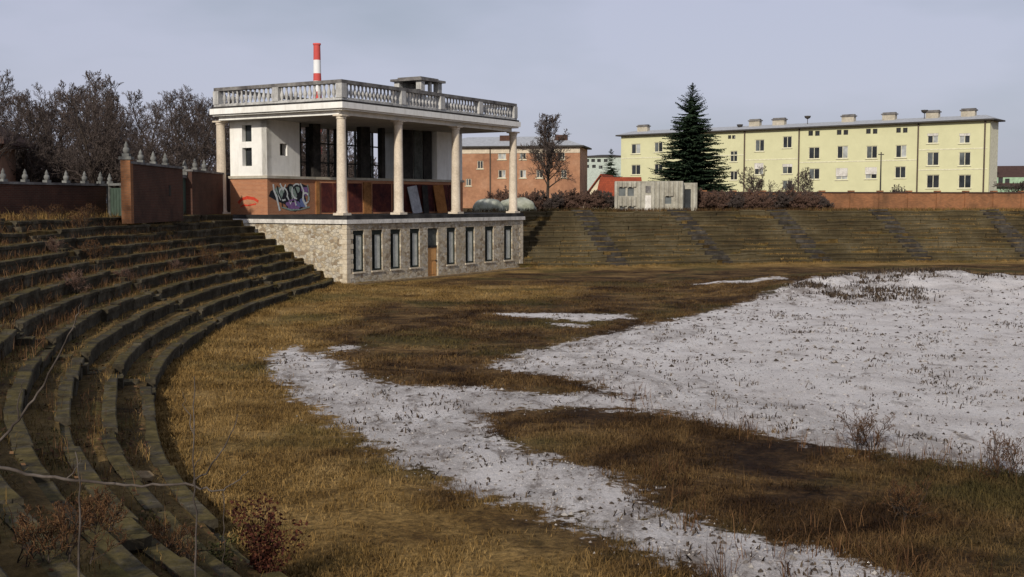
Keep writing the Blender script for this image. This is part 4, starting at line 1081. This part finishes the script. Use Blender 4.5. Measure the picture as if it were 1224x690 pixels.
def spruce(name, label, loc, H, Rb, seed, n_t=30):
    rnd = random.Random(seed); t = thing(name, label, 'tree', loc)
    m = MB(); m.tube([Vector((0,0,-.2)),Vector((0,0,H*.5)),Vector((0,0,H*.99))],[H*.016,H*.01,.02],8); m.build('trunk', M['bark'], t)
    c = MB()
    for ti in range(n_t):
        f = (ti+rnd.uniform(-.3,.3))/n_t; f = max(0,f); z = H*(.05+.93*f)
        Lr = Rb*(1-f)**.78*(1.0 if f > .12 else .82+f); k = max(6, int(15*(1-f)+6)); a0 = rnd.random()*6.28
        for b in range(k):
            a = a0+2*math.pi*b/k+rnd.gauss(0,.16); ln = Lr*rnd.uniform(.8,1.14); 
            zj = rnd.gauss(0,.13); u = Vector((math.cos(a),math.sin(a),0)); s = Vector((-u.y,u.x,0)); nsg = max(5,int(ln/.17))
            dz = rnd.uniform(-.32,-.12) if f < .75 else rnd.uniform(.05,.5); lift = rnd.uniform(.08,.22)
            for q in range(nsg):
                g_ = (q+.6)/nsg; p = u*ln*g_+Vector((0,0,z+zj+ln*(dz*g_+lift*g_*g_)))
                w = (.5-.32*g_)*max(.35,min(1.0,ln/2))
                for sg in (-1,1):
                    for _ in range(2):
                        tip = p+s*sg*w*rnd.uniform(.6,1.25)+u*w*rnd.uniform(.3,.9)+Vector((0,0,-w*rnd.uniform(.15,.7)))
                        e = (tip-p).normalized(); si = e.cross(Vector((rnd.gauss(0,.5),rnd.gauss(0,.5),1))).normalized()*w*.3
                        mid = p.lerp(tip,.55); c.add([p,mid+si,tip,mid-si],[(0,1,2,3)])
            tip = u*ln*1.05+Vector((0,0,z+zj+ln*(dz+lift))); p = u*ln*.75+Vector((0,0,z+zj+ln*(dz*.75+lift*.56))); c.add([p-s*.1,tip,p+s*.1],[(0,1,2)])
    c.build('crown', M['needles'], t)
c = at_y(826,240,126); spruce('spruce_tree','tall dark conical spruce behind the concrete shed', (c.x,c.y,ZR), at_y(826,97,126).z-ZR, 5.3, 5, 62)
c = at_y(730,240,180); spruce('spruce_tree','small dark spruce beside the red roofed house', (c.x,c.y,ZR), at_y(730,176,180).z-ZR, 3.0, 6, 24)

# ------------------------------------------------------------------ foreground saplings
def pxpts(lst, Y): return [at_y(a,b,y_ if y_ else Y) for a,b,y_ in lst]
def sapling(label, strokes, name='bare_sapling', mat='branch_pale'):
    base = strokes[0][0][0]; t = thing(name, label, 'sapling', base)
    for i,(pts,r0,r1) in enumerate(strokes):
        # refine with slight kinks
        fine = []
        for a,b in zip(pts,pts[1:]):
            for q in range(4):
                f = q/4; fine.append(a.lerp(b,f)+(Vector((random.gauss(0,1),random.gauss(0,1),random.gauss(0,1)))*.004 if q else Vector((0,0,0))))
        fine.append(pts[-1]); n = len(fine); m = MB()
        m.tube([p-base for p in fine],[.72*(r0+(r1-r0)*k/(n-1)) for k in range(n)],7)
        m.build('stem' if i == 0 else 'twig', M[mat], t)
Yb = 4.6
def ground_pt(px, Y, z): return Vector(((px-612)/1400*Y, Y, z))
sapling('grey arching bare branch reaching in from the left over the terrace rows', [
    ([ground_pt(-160,3.6,2.6)]+pxpts([(-70,520,0),(0,559,0),(40,568,0),(90,575,0),(125,578,0),(170,582,0),(222,578,0),(233,581,0)],Yb),.011,.006),
    (pxpts([(231,580,0),(250,560,0),(266,538,0),(278,515,0),(284,495,0)],Yb),.006,.002),
    (pxpts([(231,580,0),(250,586,0),(268,586,0),(282,576,0),(297,563,0)],Yb),.006,.0025),
    (pxpts([(80,573,0),(92,558,0),(97,545,0)],Yb),.004,.0015), (pxpts([(268,586,0),(268,600,0),(267,640,0),(268,680,0)],Yb),.003,.002)])
sapling('thin pale upright sapling crossing the tip of the arching branch', [
    ([ground_pt(237,4.55,2.4)]+pxpts([(235,700,4.55),(234,640,4.55),(233,585,4.55),(232,520,4.55),(232,450,4.55)],4.55),.007,.0025),
    (pxpts([(232,520,0),(222,490,0),(218,468,0)],4.55),.003,.001), (pxpts([(232,560,0),(243,535,0)],4.55),.003,.001)])
sapling('thin brown upright sapling below the middle of the arching branch', [
    ([ground_pt(96,4.4,2.5)]+pxpts([(95,700,4.4),(95,640,4.4),(96,580,4.4),(90,540,4.4)],4.4),.008,.003)])
sapling('slanting bare twig in front of the curved rows near the left edge', [
    ([ground_pt(-70,4.8,3.1)]+pxpts([(-20,545,0),(0,527,0),(22,503,0),(45,470,0),(62,440,0),(75,415,0),(90,385,0),(97,362,0)],5.2),.011,.003),
    (pxpts([(22,503,0),(22,478,0),(28,455,0)],5.2),.005,.002)])

# ------------------------------------------------------------------ grass, weeds, clods
def blades_obj(name, pts, nb, h, w, lean, mat, seed, hvar=.5, spread=.06, kind='stuff'):
    rs_ = np.random.RandomState(seed); pts = np.array(pts); n = len(pts)
    p = np.repeat(pts, nb, 0); k = len(p)
    p = p + np.concatenate([rs_.normal(0,spread,(k,2)), np.zeros((k,1))],1)
    a = rs_.uniform(0,2*np.pi,k); hh = h*(1+hvar*rs_.normal(0,.6,k)).clip(.3,2.2); le = lean*np.abs(rs_.normal(0,.8,k))
    ax = np.stack([np.cos(a),np.sin(a),np.zeros(k)],1); b = rs_.uniform(0,2*np.pi,k); wx = np.stack([np.cos(b),np.sin(b),np.zeros(k)],1)*w/2
    up = np.array([0,0,1.])
    mid = p+ax*(hh*le*.35)[:,None]+up*(hh*.6)[:,None]; tip = p+ax*(hh*le)[:,None]+up*(hh*np.sqrt(np.clip(1-(le*.6)**2,.15,1)))[:,None]
    v = np.stack([p-wx-up*.03, p+wx-up*.03, mid+wx*.7, mid-wx*.7, tip],1).reshape(-1,3)
    i = np.arange(k)[:,None]*5
    me = bpy.data.meshes.new(name)
    me.vertices.add(k*5); me.vertices.foreach_set('co', v.astype('f4').ravel())
    loops = np.concatenate([i+np.array([0,1,2,3]), i+np.array([3,2,4])],1).ravel().astype('i4')
    me.loops.add(len(loops)); me.loops.foreach_set('vertex_index', loops)
    st = (np.arange(k)[:,None]*7+np.array([0,4])).ravel().astype('i4')
    me.polygons.add(2*k); me.polygons.foreach_set('loop_start', st)
    me.update(calc_edges=True); me.validate(); me.materials.append(M[mat])
    if mat == 'grass':
        gi = np.clip(np.round((pts[:,1]-gy[0])/RES).astype(int),0,ny-1); gj = np.clip(np.round((pts[:,0]-gx[0])/RES).astype(int),0,nx-1)
        gv = np.repeat(golden[gi,gj], nb*5); at_ = me.attributes.new('golden','FLOAT','POINT'); at_.data.foreach_set('value', gv.astype('f4'))
    o = bpy.data.objects.new(name, me); COL.objects.link(o); return tag(o, kind=kind)
rs_ = np.random.RandomState(3)
def scatter_field(n, y0, y1, cond, pw=1.0):
    out = []; tries = 0
    while len(out) < n and tries < n*12:
        tries += 1; y = y0+(y1-y0)*rs_.rand()**pw; x = (rs_.rand()*1.16-.58)*.88*y
        i, j = gidx(x,y)
        if dpath[i,j] < .25 or not cond(x,y,g[i,j]): continue
        # outside the bowl?
        if (x < 0 and x < -12.2) : continue
        out.append((x,y,Z[i,j]))
    return out
def inside(x, y): i,j = gidx(x,y); return pathsd[i,j] > .15
def patchy(x, y): return mnoise.noise((x*.3,y*.3,1.7)) + .6*mnoise.noise((x*.9,y*.9,4.1))
nearp = scatter_field(9000, 13, 34, lambda x,y,gv: gv < -.25+.5*rs_.rand()**3 and inside(x,y) and patchy(x,y) > rs_.rand()*1.2-.7)
blades_obj('dry_grass', nearp, 8, .085, .014, 1.9, 'grass', 1, spread=.09)
midp = scatter_field(9000, 30, 75, lambda x,y,gv: gv < -.25 and inside(x,y) and patchy(x,y) > rs_.rand()*1.2-.6)
blades_obj('dry_grass', midp, 5, .09, .03, 1.7, 'grass', 2, spread=.14)
# taller tufts right of the path, and along the gravel's near edge
tall = scatter_field(800, 13, 34, lambda x,y,gv: -3.2 < gv < -.05 and x > 1.0 and inside(x,y) and patchy(x,y) > rs_.rand()-.45)
blades_obj('dry_grass', tall, 14, .15, .012, 1.9, 'grass', 3, spread=.1)
wd = scatter_field(110, 15, 36, lambda x,y,gv: -1.3 < gv < .9 and x > 2.5 and inside(x,y))
blades_obj('weeds', wd, 6, .34, .012, .8, 'weed', 4, spread=.09)
wd2 = scatter_field(1100, 14, 78, lambda x,y,gv: gv > .1 and inside(x,y) and (patchy(x*1.5,y*.8) > .3 or rs_.rand() < .1 or rs_.rand() < dirty[gidx(x,y)]*.7), .8)
blades_obj('weeds', wd2, 6, .07, .035, 1.6, 'deadweed', 5, hvar=1.0, spread=.12)
md = [p for p in scatter_field(900, 55, 76, lambda x,y,gv: gv > .1 and inside(x,y) and dirty[gidx(x,y)] > .25+.6*rs_.rand() and patchy(x*2,y) > -.1)]
blades_obj('weeds', md, 7, .2, .06, 1.3, 'deadweed', 15, spread=.16)
# on the banks
def bank_pts(n, ifrom, ito, o0, o1, pr=None):
    out = []
    for _ in range(n):
        i = ifrom+(ito-ifrom)*rs_.rand(); o = o0+(o1-o0)*rs_.rand(); k = int(o/RUN); fr = o/RUN-k
        if fr < .3: continue
        p = off(i,o)
        if not (clipL(p) or clipR(p)): continue
        if i > I_B and min(abs(i-b_) for b_ in bx) < 2.0: continue
        if pr and rs_.rand() > pr(p): continue
        out.append((p[0],p[1],RISE*(k+1)-.03))
    return out
bp = lambda p: .25+.9*max(0,mnoise.noise((p[0]*.35,p[1]*.35,7))+.35)
blades_obj('dry_grass', bank_pts(9000, ia+2, I_CORNER, .3, 8.7, bp), 6, .13, .012, 1.1, 'grass', 6, spread=.08)
blades_obj('weeds', bank_pts(2600, a1-6, a3+6, 2.4, 9.0, lambda p: .2+1.0*max(0,mnoise.noise((p[0]*.25,p[1]*.25,2))+.4)), 6, .3, .014, 1.0, 'weed', 7, spread=.14)
blades_obj('weeds', bank_pts(700, ia+4, a1, .4, 6.0, bp), 5, .32, .009, .7, 'weed', 8, spread=.07)
blades_obj('dry_grass', bank_pts(16000, I_B, near_idx(60,100.6), .3, 8.8, lambda p: .35+.9*max(0,mnoise.noise((p[0]*.2,p[1]*.2,7))+.3)), 5, .13, .035, .9, 'grass', 9, spread=.14)
def litter(n, ifrom, ito, o0, o1, seed):
    rl = np.random.RandomState(seed); mb = MB()
    for x,y,z in bank_pts(n, ifrom, ito, o0, o1, bp):
        s_ = rl.uniform(.025,.06); a = rl.rand()*6.28; t_ = rl.uniform(-.5,.5); ux = Vector((math.cos(a),math.sin(a),t_)); uy = Vector((-math.sin(a),math.cos(a),rl.uniform(-.5,.5)))
        p = Vector((x,y,z+rl.uniform(.02,.07))); mb.add([p-ux*s_,p-uy*s_*.6,p+ux*s_,p+uy*s_*.6],[(0,1,2,3)])
    tag(mb.build('leaf_litter', M['weed']), kind='stuff')
litter(9000, ia+2, a1+20, .2, 7.5, 31)
blades_obj('moss', bank_pts(9000, ia+2, I_CORNER, .1, 8.7, lambda p: max(0,mnoise.noise((p[0]*.5,p[1]*.5,15))*2.2)), 8, .05, .016, 1.4, 'greenleaf', 33, spread=.1)
# rim grass
rim = []
for _ in range(5000):
    i = rs_.randint(ia, near_idx(60,100.6)); o = 8.9+4.5*rs_.rand(); p = off(i,o)
    if in_pav(i): continue
    rim.append((p[0],p[1],ZR))
blades_obj('dry_grass', rim, 5, .28, .03, .8, 'grass', 10, spread=.15)
# foot of the stands
foot_ = []
for _ in range(5200):
    i = rs_.randint(ia, near_idx(60,100.6)); o = -abs(rs_.normal(0,.5))-.02; p = off(i,o)
    if in_pav(i): continue
    foot_.append((p[0],p[1],gz(p[0],p[1])))
blades_obj('dry_grass', foot_, 6, .13, .02, 1.4, 'grass', 11, spread=.1)
# clods and stones on the gravel
cl = MB()
for x,y,z in scatter_field(2600, 14, 66, lambda x,y,gv: gv > -.1 and inside(x,y), 1.3):
    s = rs_.uniform(.02,.065)*(1 if y < 35 else 1.6); n = 5; a0 = rs_.rand()*6; vs = [(x+s*math.cos(a0+k*1.257)*rs_.uniform(.7,1.3),y+s*math.sin(a0+k*1.257)*rs_.uniform(.7,1.3),z-.01) for k in range(n)]
    vs.append((x,y,z+s*rs_.uniform(.3,.8))); cl.add(vs,[(k,(k+1)%n,5) for k in range(n)])
tag(cl.build('rubble', M['clod']), kind='stuff')
gt_ = MB()
for x,y,z in scatter_field(10000, 13.5, 44, lambda x,y,gv: gv > -.9*rs_.rand()**2 and inside(x,y), 1.4):
    s = rs_.uniform(.01,.028)*(1+.01*max(0,y-20)); a0 = rs_.rand()*6; vs = [(x+s*math.cos(a0+k*1.571)*rs_.uniform(.7,1.3),y+s*math.sin(a0+k*1.571)*rs_.uniform(.7,1.3),z-.008) for k in range(4)]
    vs.append((x,y,z+s*rs_.uniform(.5,1.0))); gt_.add(vs,[(k,(k+1)%4,4) for k in range(4)])
tag(gt_.build('gravel', M['grit']), kind='stuff')
# shrubs: red leaved at the bottom, bare ones on the right by the gravel
def leafy(name, label, loc, H, Wd, n, leaf, mat, seed, stem='weed', nstem=14):
    rnd = random.Random(seed); t = thing(name, label, 'shrub', loc); m = MB(); lf = MB()
    for s in range(nstem):
        a = rnd.random()*6.28; tilt = rnd.uniform(.05,.5); hh = H*rnd.uniform(.55,1.05); pts = [Vector((rnd.gauss(0,.06),rnd.gauss(0,.06),-.05))]
        d = Vector((math.cos(a)*tilt*Wd/H,math.sin(a)*tilt*Wd/H,1)).normalized()
        for q in range(5): d = (d+Vector((rnd.gauss(0,.12),rnd.gauss(0,.12),0))).normalized(); pts.append(pts[-1]+d*hh/5)
        m.tube(pts,[.007*(1-.15*q) for q in range(6)],4)
        for _ in range(n//nstem):
            f = rnd.uniform(.12,1)**.8*5; i = min(int(f),4); p = pts[i].lerp(pts[i+1],f-i)+Vector((rnd.gauss(0,.06),rnd.gauss(0,.06),rnd.gauss(0,.05)))*Wd
            e = Vector((rnd.gauss(0,1),rnd.gauss(0,1),rnd.gauss(-.2,.7))).normalized(); si = e.cross(Vector((rnd.gauss(0,1),rnd.gauss(0,1),rnd.gauss(0,1)))).normalized()
            l = leaf*rnd.uniform(.6,1.3); lf.add([p,p+e*l*.5+si*l*.3,p+e*l,p+e*l*.5-si*l*.3],[(0,1,2,3)])
    m.build('stems', M[stem], t); lf.build('foliage', M[mat], t)
c = at_z(312,712,0); leafy('leafy_shrub','dark red leaved shrub at the foot of the nearest terrace row',(c.x,c.y,0),1.35,.85,2200,.055,'redleaf',1,nstem=24)
c = at_z(255,690,.4); leafy('leafy_shrub','small olive green shrub left of the dark red one',(c.x,c.y,.35),.6,.8,1200,.045,'greenleaf',2)
for px,py,H,lab,sd in ((1035,538,1.0,'wispy bare bush at the gravel edge, left of the dark one',81),(1200,572,.95,'dark bare bush at the gravel edge by the right border',82),(1075,622,.8,'low dark tangle of twigs in the tall dry grass',83)):
    c = at_z(px,py,0); tree_proto('bare_shrub',lab,'shrub',sd,H,loc=(c.x,c.y,0),twig_r=.0045,nch=(7,5,4),spread=.6,start=.05,stems=7,trunk_r=.012,mat='weed')
bs = [tree_proto('bare_shrub','','shrub',120+i,.85,group='brush on the left terrace rows',mat=('weed','twig_red')[i],twig_r=.006,nch=(6,5,4),spread=.7,start=.05,stems=7,trunk_r=.012) for i in range(2)]
rb_ = random.Random(9); nb_ = 0
while nb_ < 18:
    i = a1+4+(a3+4-a1)*rb_.random(); o = 3.2+5.6*rb_.random(); k = int(o/RUN); fr = o/RUN-k
    if fr < .4: continue
    p = off(i,o); q_ = bs[nb_] if nb_ < 2 else dup(bs[nb_%2],(0,0,0)); q_.location = (p[0],p[1],RISE*(k+1)-.03); q_.rotation_euler = (0,0,rb_.random()*6); sc1 = rb_.uniform(.6,1.1); q_.scale = (sc1*1.2,sc1*1.2,sc1)
    q_['label'] = 'low reddish brown bare brush growing between the upper rows of the left terraces'; nb_ += 1
for px,py,z,H,lab,sd in ((60,660,2.0,.5,'dark tangle of dead twigs at the bottom left corner of the terrace',141),(205,660,1.0,.42,'low brown twig brush between the pale and the brown upright saplings',142),(120,620,1.6,.4,'dead brush behind the thin brown upright sapling',143)):
    c = at_z(px,py,z); tree_proto('bare_shrub',lab,'shrub',sd,H,loc=(c.x,c.y,z-.05),twig_r=.004,nch=(6,6,5),spread=.75,start=.05,stems=9,trunk_r=.009,mat='weed')
# loose slabs and stones on the nearest rows
for px,py,z,lx_,ly_,rz,lab in ((140,655,1.25,.8,.26,.9,'weathered broken concrete slab on the nearest terrace rows'),(163,575,.4,.55,.4,.4,'tan broken stone lying at the foot of the rows')):
    c = at_z(px,py,z); m = MB(); m.prism([(-lx_/2,-ly_/2),(lx_*.3,-ly_/2*1.1),(lx_/2,-.05),(lx_*.4,ly_/2),(-lx_*.45,ly_/2*.9)],0,.12)
    o = m.build('broken_slab', M['soilstone'] if 'tan' in lab else M['stone_row'], None, (c.x,c.y,z)); o.rotation_euler = (.08,.12,rz); tag(o, lab, 'slab')

for o in bpy.data.objects:
    if 'top' in o: del o['top']
